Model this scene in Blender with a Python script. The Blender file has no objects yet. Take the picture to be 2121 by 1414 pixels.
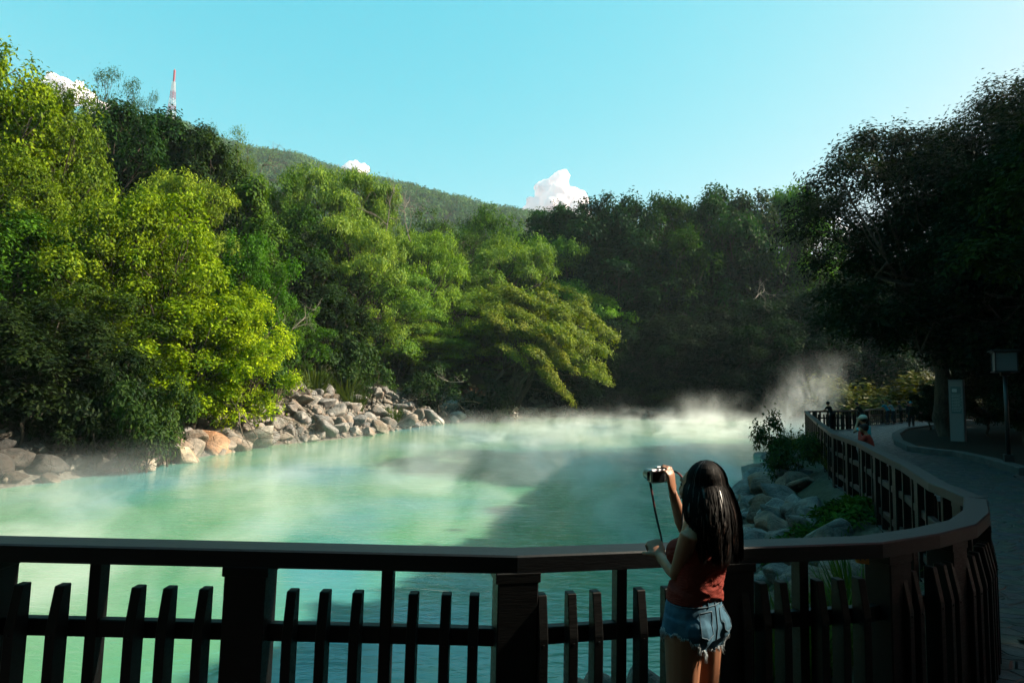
import bpy, bmesh, math, random
import numpy as np
from mathutils import Vector, Matrix, noise, Euler
R = math.radians
sc = bpy.context.scene
C = sc.collection

# ------------------------------------------------------------------ camera
F_PX = 1200.0; CAM_H = 1.87
cam_d = bpy.data.cameras.new('camera'); cam = bpy.data.objects.new('camera', cam_d); C.objects.link(cam)
cam_d.sensor_width = 36.0; cam_d.lens = 36.0*F_PX/2121.0
cam_d.clip_start = 0.05; cam_d.clip_end = 9000
CM = Matrix.Rotation(R(90)+math.atan(98/1200), 3, 'X') @ Matrix.Rotation(R(1.35), 3, 'Z')
cam.matrix_world = Matrix.Translation((0, 0, CAM_H)) @ CM.to_4x4()
sc.camera = cam
# ------------------------------------------------------------------ light
SUN_AZ, SUN_EL = R(82), R(36)
SUN = Vector((math.sin(SUN_AZ)*math.cos(SUN_EL), math.cos(SUN_AZ)*math.cos(SUN_EL), math.sin(SUN_EL)))
w = bpy.data.worlds.new('World'); sc.world = w; w.use_nodes = True
nt = w.node_tree
bg = nt.nodes['Background']; bg.inputs["Strength"].default_value = 0.08
sk = nt.nodes.new('ShaderNodeTexSky'); sk.sky_type = 'NISHITA'; sk.sun_disc = False
sk.sun_elevation = SUN_EL; sk.sun_rotation = SUN_AZ
sk.air_density = 1.0; sk.dust_density = 0.5; sk.ozone_density = 1.0
# the photograph's pale cyan sky: each channel of the sky texture gets its own gain and contrast
sp_ = nt.nodes.new('ShaderNodeSeparateColor'); cb_ = nt.nodes.new('ShaderNodeCombineColor'); nt.links.new(sk.outputs[0], sp_.inputs[0])
for i, (gain, pw) in enumerate(((.40, 1.8), (2.17, .37), (2.55, .24))):
    p_ = nt.nodes.new('ShaderNodeMath'); p_.operation = 'POWER'; p_.inputs[1].default_value = pw; nt.links.new(sp_.outputs[i], p_.inputs[0])
    g_ = nt.nodes.new('ShaderNodeMath'); g_.operation = 'MULTIPLY'; g_.inputs[1].default_value = gain; nt.links.new(p_.outputs[0], g_.inputs[0]); nt.links.new(g_.outputs[0], cb_.inputs[i])
nt.links.new(cb_.outputs[0], bg.inputs['Color'])
sl = bpy.data.lights.new('sun', 'SUN'); sl.energy = 5.0; sl.angle = R(0.5); sl.color = (1.0, 0.88, 0.68)
so = bpy.data.objects.new('sun', sl); C.objects.link(so)
so.rotation_mode = 'QUATERNION'; so.rotation_quaternion = SUN.to_track_quat('Z', 'Y')
sc.view_settings.view_transform = 'Standard'; sc.view_settings.look = 'None'
sc.view_settings.exposure = 1.62; sc.view_settings.gamma = 1.0
sc.render.engine = 'CYCLES'
cy = sc.cycles
cy.max_bounces = 6; cy.diffuse_bounces = 3; cy.glossy_bounces = 2; cy.transmission_bounces = 4
cy.transparent_max_bounces = 6; cy.volume_bounces = 1
cy.use_denoising = True; cy.use_adaptive_sampling = True; cy.adaptive_threshold = 0.02
cy.volume_step_rate = 0.12; cy.volume_max_steps = 160
cy.sample_clamp_indirect = 4.0
cy.caustics_reflective = False; cy.caustics_refractive = False

# ------------------------------------------------------------------ projection helpers
CO = Vector((0, 0, CAM_H))
def ray(px, py):
    return CM @ Vector(((px-1060.5)/F_PX, -(py-707.0)/F_PX, -1.0))
def onz(px, py, z):
    d = ray(px, py); t = (z-CAM_H)/d.z
    return CO + d*t
def atd(px, py, y):
    d = ray(px, py); return CO + d*(y/d.y)
# ------------------------------------------------------------------ object helpers
def link(name, me, m=None, parent=None):
    o = bpy.data.objects.new(name, me); C.objects.link(o)
    if m is not None:
        if me.materials: me.materials[0] = m
        else: me.materials.append(m)
    if parent is not None: o.parent = parent
    return o
def tag(o, label=None, cat=None, group=None, kind=None):
    if label: o['label'] = label
    if cat: o['category'] = cat
    if group: o['group'] = group
    if kind: o['kind'] = kind
    return o
def empty(name, loc=(0, 0, 0), rz=0.0):
    o = bpy.data.objects.new(name, None); C.objects.link(o)
    o.location = loc; o.rotation_euler = (0, 0, rz); o.empty_display_size = 0.2
    return o
def npmesh(name, V, Fq, smooth=False, attr=None):
    """V (n,3); Fq (m,k) all faces k corners"""
    V = np.asarray(V, np.float32); Fq = np.asarray(Fq, np.int32)
    me = bpy.data.meshes.new(name)
    k = Fq.shape[1]; m = Fq.shape[0]
    me.vertices.add(len(V)); me.vertices.foreach_set('co', V.ravel())
    me.loops.add(m*k); me.loops.foreach_set('vertex_index', Fq.ravel())
    me.polygons.add(m); me.polygons.foreach_set('loop_start', np.arange(0, m*k, k, dtype=np.int32))
    if smooth: me.polygons.foreach_set('use_smooth', np.ones(m, bool))
    me.update(calc_edges=True)
    if attr:
        for an, av in attr.items():
            a = me.attributes.new(an, 'FLOAT', 'FACE'); a.data.foreach_set('value', np.asarray(av, np.float32))
    return me
class MB:
    """collects boxes, prisms, tubes into one mesh"""
    def __init__(s): s.v = []; s.f = []; s.sm = []
    def add(s, vs, fs, smooth=False):
        b = len(s.v); s.v += [tuple(v) for v in vs]
        s.f += [tuple(i+b for i in f) for f in fs]; s.sm += [smooth]*len(fs); return s
    def box(s, c, d, rz=0.0, bev=0.0):
        x, y, z = d[0]/2, d[1]/2, d[2]/2
        ca, sa = math.cos(rz), math.sin(rz)
        if bev <= 0:
            pts = [(-x,-y,-z),(x,-y,-z),(x,y,-z),(-x,y,-z),(-x,-y,z),(x,-y,z),(x,y,z),(-x,y,z)]
            fs = [(0,3,2,1),(4,5,6,7),(0,1,5,4),(1,2,6,5),(2,3,7,6),(3,0,4,7)]
        else:
            b = bev; pts = []; rings = []
            def oct_(zz, xx, yy, bb): return [(-xx+bb,-yy,zz),(xx-bb,-yy,zz),(xx,-yy+bb,zz),(xx,yy-bb,zz),(xx-bb,yy,zz),(-xx+bb,yy,zz),(-xx,yy-bb,zz),(-xx,-yy+bb,zz)]
            pts = oct_(-z, x-b, y-b, b*.5)+oct_(-z+b, x, y, b)+oct_(z-b, x, y, b)+oct_(z, x-b, y-b, b*.5)
            fs = [tuple(range(7, -1, -1)), tuple(range(24, 32))]
            for r in range(3):
                for i in range(8):
                    j = (i+1) % 8; fs.append((r*8+i, r*8+j, r*8+8+j, r*8+8+i))
        P = [(c[0]+p[0]*ca-p[1]*sa, c[1]+p[0]*sa+p[1]*ca, c[2]+p[2]) for p in pts]
        return s.add(P, fs)
    def tube(s, pts, rad, n=8, cap=True, smooth=True, up0=None):
        pts = [Vector(p) for p in pts]
        if not hasattr(rad, '__len__'): rad = [rad]*len(pts)
        vs = []; fs = []; up = Vector(up0) if up0 is not None else None
        for i, p in enumerate(pts):
            t = (pts[min(i+1, len(pts)-1)]-pts[max(i-1, 0)])
            if t.length < 1e-9: t = Vector((0, 0, 1))
            t.normalize()
            if up is None: up = t.orthogonal().normalized()
            up = (up - t*up.dot(t))
            if up.length < 1e-6: up = t.orthogonal()
            up.normalize(); sd = t.cross(up)
            r = rad[i]; ra, rb = (r if hasattr(r, '__len__') else (r, r))
            for k in range(n):
                a = 2*math.pi*k/n
                vs.append(p+up*(math.cos(a)*ra)+sd*(math.sin(a)*rb))
        for i in range(len(pts)-1):
            for k in range(n):
                j = (k+1) % n
                fs.append((i*n+k, i*n+j, (i+1)*n+j, (i+1)*n+k))
        if cap:
            fs.append(tuple(range(n-1, -1, -1))); L = (len(pts)-1)*n; fs.append(tuple(range(L, L+n)))
        return s.add(vs, fs, smooth)
    def mesh(s, name):
        me = bpy.data.meshes.new(name); me.from_pydata(s.v, [], s.f); me.validate()
        if len(me.polygons) == len(s.sm): me.polygons.foreach_set('use_smooth', s.sm)
        me.update(); return me
    def build(s, name, m, parent=None):
        return link(name, s.mesh(name), m, parent)
# ------------------------------------------------------------------ materials
def mat(name, col=(.5, .5, .5), rough=.7, spec=.5, metal=0.0):
    m = bpy.data.materials.new(name); m.use_nodes = True
    p = m.node_tree.nodes['Principled BSDF']
    p.inputs['Base Color'].default_value = (*col, 1); p.inputs['Roughness'].default_value = rough
    p.inputs['Specular IOR Level'].default_value = spec; p.inputs['Metallic'].default_value = metal
    return m
class NB:
    """small node builder"""
    def __init__(s, m): s.nt = m.node_tree; s.p = s.nt.nodes.get('Principled BSDF')
    def n(s, t, **k):
        x = s.nt.nodes.new(t)
        for a, v in k.items(): setattr(x, a, v)
        return x
    def l(s, a, b): s.nt.links.new(a, b)
    def noise(s, scale, detail=4, rough=.55, vec=None, dist=0.0):
        x = s.n('ShaderNodeTexNoise'); x.inputs['Scale'].default_value = scale
        x.inputs['Detail'].default_value = detail; x.inputs['Roughness'].default_value = rough
        x.inputs['Distortion'].default_value = dist
        if vec is not None: s.l(vec, x.inputs['Vector'])
        return x.outputs[0]
    def ramp(s, fac, stops):
        x = s.n('ShaderNodeValToRGB'); s.l(fac, x.inputs[0]); e = x.color_ramp.elements
        while len(e) < len(stops): e.new(.5)
        for el, (p, c) in zip(e, stops): el.position = p; el.color = (*c, 1) if len(c) == 3 else c
        return x.outputs[0]
    def mix(s, f, a, b, mode='MIX'):
        x = s.n('ShaderNodeMix', data_type='RGBA', blend_type=mode)
        for sock, v in ((x.inputs[0], f), (x.inputs[6], a), (x.inputs[7], b)):
            if hasattr(v, 'is_output'): s.l(v, sock)
            else: sock.default_value = v if not hasattr(v, '__len__') else (*v, 1)[:4]
        return x.outputs[2]
    def math(s, op, a, b=0.0, c=None):
        x = s.n('ShaderNodeMath', operation=op)
        for i, v in enumerate((a, b) if c is None else (a, b, c)):
            if hasattr(v, 'is_output'): s.l(v, x.inputs[i])
            else: x.inputs[i].default_value = v
        return x.outputs[0]
    def pos(s): return s.n('ShaderNodeNewGeometry').outputs['Position']
    def obj(s): return s.n('ShaderNodeTexCoord').outputs['Object']
    def scale(s, vec, sc3):
        x = s.n('ShaderNodeMapping'); s.l(vec, x.inputs[0]); x.inputs['Scale'].default_value = sc3; return x.outputs[0]
    def bump(s, h, strength=.3, dist=.02, prev=None):
        x = s.n('ShaderNodeBump'); x.inputs['Strength'].default_value = strength; x.inputs['Distance'].default_value = dist
        s.l(h, x.inputs['Height'])
        if prev is not None: s.l(prev, x.inputs['Normal'])
        return x.outputs[0]
    def col(s, c): s.l(c, s.p.inputs['Base Color'])
    def nor(s, c): s.l(c, s.p.inputs['Normal'])
    def rgh(s, c): s.l(c, s.p.inputs['Roughness'])

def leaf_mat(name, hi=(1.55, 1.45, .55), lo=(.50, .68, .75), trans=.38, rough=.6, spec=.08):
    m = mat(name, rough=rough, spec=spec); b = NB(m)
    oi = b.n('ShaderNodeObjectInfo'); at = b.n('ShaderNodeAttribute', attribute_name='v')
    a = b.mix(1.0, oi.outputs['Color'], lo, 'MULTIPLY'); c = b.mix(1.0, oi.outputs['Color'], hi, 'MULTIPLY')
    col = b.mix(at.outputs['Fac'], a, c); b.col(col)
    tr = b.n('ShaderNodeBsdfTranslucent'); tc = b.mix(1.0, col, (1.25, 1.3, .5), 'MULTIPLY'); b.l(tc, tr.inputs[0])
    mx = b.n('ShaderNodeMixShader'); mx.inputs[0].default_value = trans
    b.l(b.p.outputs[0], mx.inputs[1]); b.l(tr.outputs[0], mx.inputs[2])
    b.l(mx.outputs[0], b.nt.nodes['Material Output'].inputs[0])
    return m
M = {}
M['leaf'] = leaf_mat('leaf', trans=.26)
M['leaf_gloss'] = leaf_mat('glossy_leaf', rough=.6, spec=.025, trans=.24)
M['leaf_young'] = leaf_mat('young_leaf', hi=(1.9, 1.6, .6), lo=(.36, .52, .8), trans=.30)
def bark_mat(name, c1, c2):
    m = mat(name, rough=.85, spec=.2); b = NB(m)
    v = b.scale(b.obj(), (6, 6, 1.2)); n = b.noise(2.0, 6, .6, v)
    b.col(b.ramp(n, [(.3, c1), (.7, c2)])); b.nor(b.bump(n, .6, .04)); return m
M['bark'] = bark_mat('bark', (.035, .028, .02), (.12, .1, .075))
M['deadwood'] = bark_mat('bare_wood', (.22, .19, .15), (.42, .38, .32))
M['driftwood'] = bark_mat('driftwood', (.10, .075, .05), (.28, .22, .16))
# ------------------------------------------------------------------ plan of the pond, banks and path
WZ = -1.30
left_px = [(0,1012),(90,1000),(160,990),(245,975),(320,966),(400,950),(470,936),(560,922),(650,914),(740,905),(800,894),(860,884),(930,876),(1000,870),(1060,866),(1130,862),(1220,859)]
left_shore = [onz(px, py, WZ) for px, py in left_px]
right_px = [(1528,1180),(1534,1110),(1541,1050),(1553,1010),(1580,962),(1604,930)]
right_shore = [onz(px, py, WZ) for px, py in right_px]
pond = [(-60, 4.6), (-40, 7), (-27, 11)] + [(v.x, v.y) for v in left_shore] + \
       [(14, 76), (26, 78), (40, 82), (58, 84), (74, 82), (76, 70), (60, 62), (44, 52), (33, 42), (24, 35), (17.2, 31.5), (14.8, 30)] + \
       [(v.x, v.y) for v in reversed(right_shore)] + [(3.0, 7.4), (1.6, 6.1), (0.4, 5.8), (-2, 5.55), (-6, 5.3), (-14, 5.0), (-30, 4.6)]
# top rail of the fence: edges facing the water and facing the path, at rail height
RZ = 1.07
in_px = [(1065,1133),(1530,1117),(1778,1109),(1890,1093),(1965,1076),(1996,1054),(1997,1028),(1960,1012),(1924,998),(1867,961),(1811,934),(1775,915),(1722,897),(1690,873),(1666,851)]
def rail_pts():
    L = [onz(px, py, RZ) for px, py in in_px]
    return [(v.x, v.y) for v in L]
_a = onz(0, 1108, RZ); _b = onz(1065, 1133, RZ); _sl = (_b.y-_a.y)/(_b.x-_a.x)
fence_line = [(x_, _b.y+_sl*(x_-_b.x)) for x_ in (-9.6, -7.0, -4.3, -2.6, -1.3)] + rail_pts()
# the far fence turns round the corner and runs off beside the second arm of the pond
cx, cyy = fence_line[-1]
far_fence = [(cx, cyy), (cx+.9, cyy+1.3), (cx+3.2, cyy+2.7), (cx+6.6, cyy+5.6), (23.8, 39.0), (31, 46.0), (40, 53.5), (52, 60.5), (66, 66)]
right_arm = [(74, 82), (76, 70), (60, 62), (44, 52), (33, 42), (24, 35), (17.2, 31.5), (14.8, 30)] + \
       [(v.x, v.y) for v in reversed(right_shore)] + [(3.0, 7.4), (1.6, 6.1), (0.4, 5.8), (-2, 5.55), (-6, 5.3), (-14, 5.0), (-30, 4.6), (-60, 4.6)]
strip = [(-60, 2.93)] + fence_line + far_fence[1:] + right_arm
path_poly = fence_line + far_fence[1:] + [(90, 66), (90, -30), (-40, -30), (-40, 2.93)]
# ------------------------------------------------------------------ ground height
def seg_dist(P, poly, closed=True):
    A = np.asarray(poly, float); B = np.roll(A, -1, 0)
    if not closed: A, B = A[:-1], B[:-1]
    d = np.full(len(P), 1e9)
    for a, b in zip(A, B):
        ab = b-a; L = ab@ab + 1e-12
        t = np.clip(((P-a)@ab)/L, 0, 1); q = a+t[:, None]*ab
        d = np.minimum(d, np.hypot(*(P-q).T))
    return d
def inside(P, poly):
    A = np.asarray(poly, float); B = np.roll(A, -1, 0); r = np.zeros(len(P), bool)
    x, y = P[:, 0], P[:, 1]
    for a, b in zip(A, B):
        c = ((a[1] > y) != (b[1] > y))
        with np.errstate(divide='ignore', invalid='ignore'):
            xi = (b[0]-a[0])*(y-a[1])/(b[1]-a[1]+1e-15)+a[0]
        r ^= c & (x < xi)
    return r
def vnoise(P, s, seed=0.0):
    return np.array([noise.noise(Vector((p[0]*s+seed, p[1]*s-seed, seed*.37))) for p in P])
def height(P, rough=True):
    P = np.asarray(P, float).reshape(-1, 2)
    inp = inside(P, pond); inw = inside(P, path_poly)
    ds = seg_dist(P, pond); dw = seg_dist(P, path_poly)
    dw[inw] = 0
    # hill side: anything left of / beyond the pond
    x, y = P[:, 0], P[:, 1]
    lowness = np.clip((x+2)/30.0, 0, 1)          # the hill fades towards the far end
    k = .50*(1-lowness)+.20*lowness
    hill = -1.3 + np.minimum(ds, 5.5)*.50*(1-.45*lowness) + np.clip(ds-5.5, 0, 75)*k + np.clip(ds-80, 0, 400)*.25
    near = inside(P, strip)
    t = ds/(ds+dw+1e-6)
    bank = -1.3 + 1.28*np.clip(t*1.1, 0, 1)
    h = np.where(near | inw, bank, hill)
    h[inw & ~inp] = -0.03
    h[inp] = -1.3 - np.clip(ds[inp]*.5, 0, 1.2)
    if rough:
        m = ~(inp | inw)
        n = vnoise(P[m], .35, 3.1)*.35+vnoise(P[m], .08, 9.7)*1.4*np.clip(ds[m]/20, 0, 1)
        h[m] += n*np.clip(np.minimum(ds[m], dw[m])*.6, 0, 1)
    return h
def hz(x, y): return float(height([(x, y)])[0])

def grid_mesh(name, xs, ys, hf):
    X, Y = np.meshgrid(xs, ys); P = np.stack([X.ravel(), Y.ravel()], 1); Z = hf(P)
    nx, ny = len(xs), len(ys); i = np.arange(nx*ny).reshape(ny, nx)
    Fq = np.stack([i[:-1, :-1].ravel(), i[:-1, 1:].ravel(), i[1:, 1:].ravel(), i[1:, :-1].ravel()], 1)
    return npmesh(name, np.column_stack([P, Z]), Fq, True)
def nonuni(a, b, fine0, fine1, df, dc):
    L = list(np.arange(fine0, fine1, df)); x = fine0; st = df
    while x > a: st = min(st*1.12, dc); x -= st; L.insert(0, x)
    x = L[-1]; st = df
    while x < b: st = min(st*1.12, dc); x += st; L.append(x)
    return np.array(L)
m = mat('earth', rough=.95, spec=.15); b = NB(m)
n1 = b.noise(.5, 6, .6, b.pos()); n2 = b.noise(9, 5, .65, b.pos())
ra = b.n('ShaderNodeAttribute', attribute_name='red').outputs['Fac']
c1 = b.ramp(n2, [(.3, (.10, .055, .03)), (.55, (.26, .15, .09)), (.75, (.38, .25, .16))])
c2 = b.ramp(n2, [(.3, (.018, .022, .010)), (.6, (.045, .055, .02)), (.8, (.08, .08, .035))])
gb = b.n('ShaderNodeAttribute', attribute_name='rubble').outputs['Fac']; c2 = b.mix(gb, c2, b.ramp(n2, [(.3, (.06, .055, .045)), (.6, (.20, .19, .165)), (.75, (.34, .32, .28))]))
b.col(b.mix(b.ramp(b.math('ADD', b.math('MULTIPLY', b.math('SUBTRACT', n1, .5), 1.2), ra), [(.42, (0, 0, 0)), (.58, (1, 1, 1))]), c2, c1)); b.nor(b.bump(n2, .8, .08))
M['earth'] = m
xs = nonuni(-240, 240, -30, 40, .6, 9); ys = nonuni(-120, 330, 3, 60, .6, 9)
gm = grid_mesh('ground', xs, ys, height); cv = np.empty(len(gm.vertices)*3, np.float32); gm.vertices.foreach_get('co', cv); cv = cv.reshape(-1, 3)[:, :2]
dsv = seg_dist(cv, pond)
r1 = onz(985, 850, WZ+.7); r2 = onz(720, 800, WZ+1.5)
rv = .30+.75*np.exp(-(((cv[:, 0]-r1.x)/2.6)**2+((cv[:, 1]-r1.y-1)/3.6)**2))+.6*np.exp(-(((cv[:, 0]-r2.x)/2.6)**2+((cv[:, 1]-r2.y)/2.6)**2)); rv[dsv > 7] = 0.0
rub = np.clip(1.5-dsv/4.6, 0, 1); rub[inside(cv, strip)] = .25
at_ = gm.attributes.new('red', 'FLOAT', 'POINT'); at_.data.foreach_set('value', rv.astype(np.float32)); at_ = gm.attributes.new('rubble', 'FLOAT', 'POINT'); at_.data.foreach_set('value', rub.astype(np.float32))
g = link('ground', gm, M['earth']); tag(g, kind='structure')
base = MB(); base.add([(-1150,-800,-3.2),(1050,-800,-3.2),(1050,1400,-3.2),(-1150,1400,-3.2)], [(0,1,2,3)])
tag(base.build('terrain', M['earth']), kind='structure')
# ------------------------------------------------------------------ water
m = mat('hot_spring_water', rough=.07, spec=.55); b = NB(m)
P_ = b.pos()
nA = b.noise(.09, 4, .55, b.scale(P_, (1, .8, 1))); nB = b.noise(.5, 3, .5, b.scale(P_, (.5, 1.4, 1)))
colA = b.ramp(nA, [(.36, (.03, .27, .34)), (.48, (.075, .30, .17)), (.66, (.18, .33, .15))])
colB = b.mix(b.math('MULTIPLY', nB, .45), colA, (.21, .37, .23))
b.col(colB)
w1 = b.noise(5.0, 3, .55, b.scale(P_, (.55, 1.6, 1)), .4); w2 = b.noise(1.2, 2, .5, b.scale(P_, (.6, 1.5, 1)))
b.nor(b.bump(w2, .30, .06, b.bump(w1, .45, .03)))
M['water'] = m
wm = MB(); wm.add([(x, y, WZ) for x, y in [(-75, 3), (0, 3.6), (9, 8), (17, 24), (90, 62), (90, 95), (-75, 95)]], [(0,1,2,3,4,5,6)])
wo = wm.build('pond_water', M['water']); tag(wo, kind='structure')
# ------------------------------------------------------------------ path of laid stone
m = mat('stone_paving', rough=.62, spec=.45); b = NB(m)
P_ = b.pos(); 
dn = b.n('ShaderNodeTexNoise'); dn.inputs['Scale'].default_value = 1.7; b.l(P_, dn.inputs['Vector'])
va = b.n('ShaderNodeVectorMath', operation='MULTIPLY_ADD'); b.l(dn.outputs['Color'], va.inputs[0]); va.inputs[1].default_value = (.16, .16, 0); b.l(P_, va.inputs[2])
vo = b.n('ShaderNodeTexVoronoi', feature='DISTANCE_TO_EDGE'); vo.inputs['Scale'].default_value = 3.6; b.l(b.scale(va.outputs[0], (1, 1.9, 1)), vo.inputs['Vector'])
vc = b.n('ShaderNodeTexVoronoi'); vc.inputs['Scale'].default_value = 3.6; b.l(b.scale(va.outputs[0], (1, 1.9, 1)), vc.inputs['Vector'])
st = b.mix(.5, b.ramp(b.noise(14, 5, .6, P_), [(.3, (.014, .017, .020)), (.7, (.048, .050, .052))]), b.mix(1.0, vc.outputs['Color'], (.06, .06, .065), 'MULTIPLY'))
jo = b.ramp(vo.outputs['Distance'], [(.02, (0, 0, 0)), (.07, (1, 1, 1))])
b.col(b.mix(jo, (.03, .028, .025), st))
hh = b.math('ADD', b.math('MULTIPLY', b.noise(9, 5, .6, P_), .5), jo)
b.nor(b.bump(hh, .8, .03)); b.rgh(b.ramp(b.noise(5, 3, .5, P_), [(.3, (.4, .4, .4)), (.7, (.75, .75, .75))]))
M['paving'] = m
bm = bmesh.new(); vs = [bm.verts.new((x, y, 0.004)) for x, y in path_poly]; fc = bm.faces.new(vs)
bmesh.ops.triangulate(bm, faces=[fc]); bmesh.ops.recalc_face_normals(bm, faces=bm.faces)
me = bpy.data.meshes.new('path'); bm.to_mesh(me); bm.free()
if me.polygons[0].normal.z < 0: me.flip_normals()
po = link('path', me, M['paving']); tag(po, kind='structure')
# ------------------------------------------------------------------ foliage archetypes
def unit(rng, n):
    v = rng.normal(size=(n, 3)); return v/np.linalg.norm(v, axis=1)[:, None]
def leaves(cen, out, size, rng, aspect=.45, droop=.3, spread=.7, fold=.25, along=False):
    """one folded leaf face per centre. Leaves turn their faces outwards and up to the light; along=True: they point along 'out' instead"""
    n = len(cen); size = np.asarray(size)*np.ones(n); nz = lambda v: v/(np.linalg.norm(v, axis=1)[:, None]+1e-9)
    if along:
        d = out + rng.normal(size=(n, 3))*spread; d[:, 2] -= droop; d = nz(d)
        up = np.tile([0, 0, 1.0], (n, 1)) + rng.normal(size=(n, 3))*.55; s = nz(np.cross(d, up)); nn = np.cross(s, d)
    else:
        N = nz(nz(out)*.75+np.array([0, 0, .45])+rng.normal(size=(n, 3))*spread*.62)
        t = nz(out)*.35+rng.normal(size=(n, 3))*.8; t[:, 2] -= droop; d = nz(t-N*(t*N).sum(1)[:, None]); s = np.cross(d, N); nn = N
    L = size[:, None]; W = L*aspect
    v0 = cen; v2 = cen+d*L-nn*L*.08; v1 = cen+d*L*.45+s*W*.5+nn*L*fold*.3; v3 = cen+d*L*.45-s*W*.5+nn*L*fold*.3
    V = np.stack([v0, v1, v2, v3], 1).reshape(-1, 3)
    return V, np.arange(4*n).reshape(n, 4)
def tufted(clumps, rng, n_tuft, per, tuft_r, size, flat=1.0, aspect=.45, droop=.3, spread=.7, vbias=0.0, inner=.55, up=.35, gaps=.7, gfr=2.3):
    """clumps: (centre, radii). Leaves sit in tufts on the outer part of each clump."""
    Vs, vv = [], []
    cs, os_, ts = [], [], []
    tot = sum(r[0]*r[1]+r[1]*r[2] for c, r in clumps)
    for c, r in clumps:
        k = max(4, int(n_tuft*(r[0]*r[1]+r[1]*r[2])/tot))
        u = unit(rng, k); u[:, 2] = np.where(u[:, 2] < -.15, -u[:, 2]*.8, u[:, 2])
        rad = inner+(1-inner)*rng.random(k)**.4
        bumpy = 1+.18*np.sin(u[:, 0]*5+c[0]*3)+.15*np.sin(u[:, 1]*6+u[:, 2]*4+c[1])
        tc = np.asarray(c)+u*np.asarray(r)*(rad*bumpy)[:, None]
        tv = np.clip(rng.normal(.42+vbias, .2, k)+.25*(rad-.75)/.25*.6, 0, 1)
        if gaps:
            nv = np.sin(tc[:, 0]*gfr+c[1])+np.sin(tc[:, 1]*gfr*1.1+c[0]*2)+np.sin(tc[:, 2]*gfr*1.3+c[0]+c[1])+rng.normal(0, .35, k)
            kk = nv > -1.0+gaps; tc, tv, u = tc[kk], tv[kk], u[kk]; k = len(tc)
            if k == 0: continue
        q = rng.integers(max(2, per//2), per+per//2, k)
        idx = np.repeat(np.arange(k), q)
        off = rng.normal(size=(len(idx), 3))*tuft_r; off[:, 2] *= flat
        cs.append(tc[idx]+off); o = u[idx]*.8+off/tuft_r*.35; o[:, 2] += up; os_.append(o)
        ts.append(np.clip(tv[idx]+rng.normal(0, .2, len(idx)), 0, 1))
    cen = np.concatenate(cs); out = np.concatenate(os_); t = np.concatenate(ts)
    sz = size*(.7+.6*rng.random(len(cen)))
    V, Fq = leaves(cen, out, sz, rng, aspect, droop, spread)
    return V, Fq, t
def limb_path(a, b, rng, n=5, wob=.12, sag=.0):
    a, b = Vector(a), Vector(b); L = (b-a).length; P = []
    for i in range(n+1):
        t = i/n; p = a.lerp(b, t)
        if 0 < i < n: p += Vector(rng.normal(size=3)*wob*L*.5*math.sin(math.pi*t))
        p.z += sag*L*math.sin(math.pi*t); P.append(p)
    return P
def trunk_mesh(name, H, clumps, rng, r0=.22, lean=(0, 0), fork=.35, stems=1, twigs=0):
    mb = MB(); tops = []
    for s in range(stems):
        a = 2*math.pi*s/stems; bx = (math.cos(a)*.35*(stems > 1), math.sin(a)*.35*(stems > 1), -.6)
        top = (lean[0]+math.cos(a)*.5*(stems > 1), lean[1]+math.sin(a)*.5*(stems > 1), H*fork)
        pp = limb_path(bx, top, rng, 6, .10); rr = [r0*(1.35 if i == 0 else 1)*(1-.4*i/6) for i in range(7)]
        mb.tube(pp, rr, 9); tops.append((pp[-1], rr[-1]))
    for i, (c, r) in enumerate(clumps):
        t0, rr = tops[i % len(tops)]
        pp = limb_path(t0, c, rng, 5, .18, .05); k = rr*.62
        mb.tube(pp, [k*(1-.8*j/5) for j in range(6)], 6)
        for q in range(3+twigs):
            e = Vector(c)+Vector(unit(rng, 1)[0]*np.asarray(r)*.8); s_ = pp[3+q % 3]
            mb.tube(limb_path(s_, e, rng, 4, .15), [k*.3, k*.25, k*.2, k*.12, k*.05], 4)
    return mb.mesh(name)
def envelope(rng, n, R_, H, z0, rc, top_round=.9, flat=1.0, irregular=.25):
    """n clumps over an egg shaped crown of radius R_, from z0 to H"""
    out = []; hh = (H-z0)/2; zc = z0+hh
    for i in range(n):
        ph = (i+.5)/n; z = 1-2*ph; a = i*2.399+rng.random()*.5; rr = math.sqrt(max(0, 1-z*z))
        k = .72*(1+rng.normal()*irregular*.5)
        c = (math.cos(a)*rr*R_*k, math.sin(a)*rr*R_*k, zc+z*hh*.78)
        s = rc*(.75+.5*rng.random())
        out.append((c, (s, s, s*flat)))
    out.append(((0, 0, zc), (R_*.55, R_*.55, hh*.6)))
    return out
ARCH = {}
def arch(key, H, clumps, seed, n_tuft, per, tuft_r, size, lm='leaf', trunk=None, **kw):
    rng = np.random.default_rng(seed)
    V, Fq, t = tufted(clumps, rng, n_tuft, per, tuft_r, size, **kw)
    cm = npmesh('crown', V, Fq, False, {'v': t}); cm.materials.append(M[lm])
    tm_ = trunk_mesh('trunk', H, clumps, rng, **(trunk or {})); tm_.materials.append(M['bark'])
    z = V[:, 2]; rr = np.hypot(V[:, 0], V[:, 1])
    ARCH[key] = dict(crown=cm, trunk=tm_, top=float(np.quantile(z, .9995)), rad=float(np.quantile(rr, .97)))
_r = np.random.default_rng(5)
# bushy bright tree, foliage to the ground
for i in range(3):
    r_ = np.random.default_rng(20+i)
    arch('bushy%d' % i, 9, envelope(r_, 34, 3.9, 9, .3, 1.1, irregular=.7), 30+i, 1700, 30, .17, .19, 'leaf_young', dict(r0=.2, fork=.2, stems=2), aspect=.5, droop=.1, spread=.8)
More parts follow.
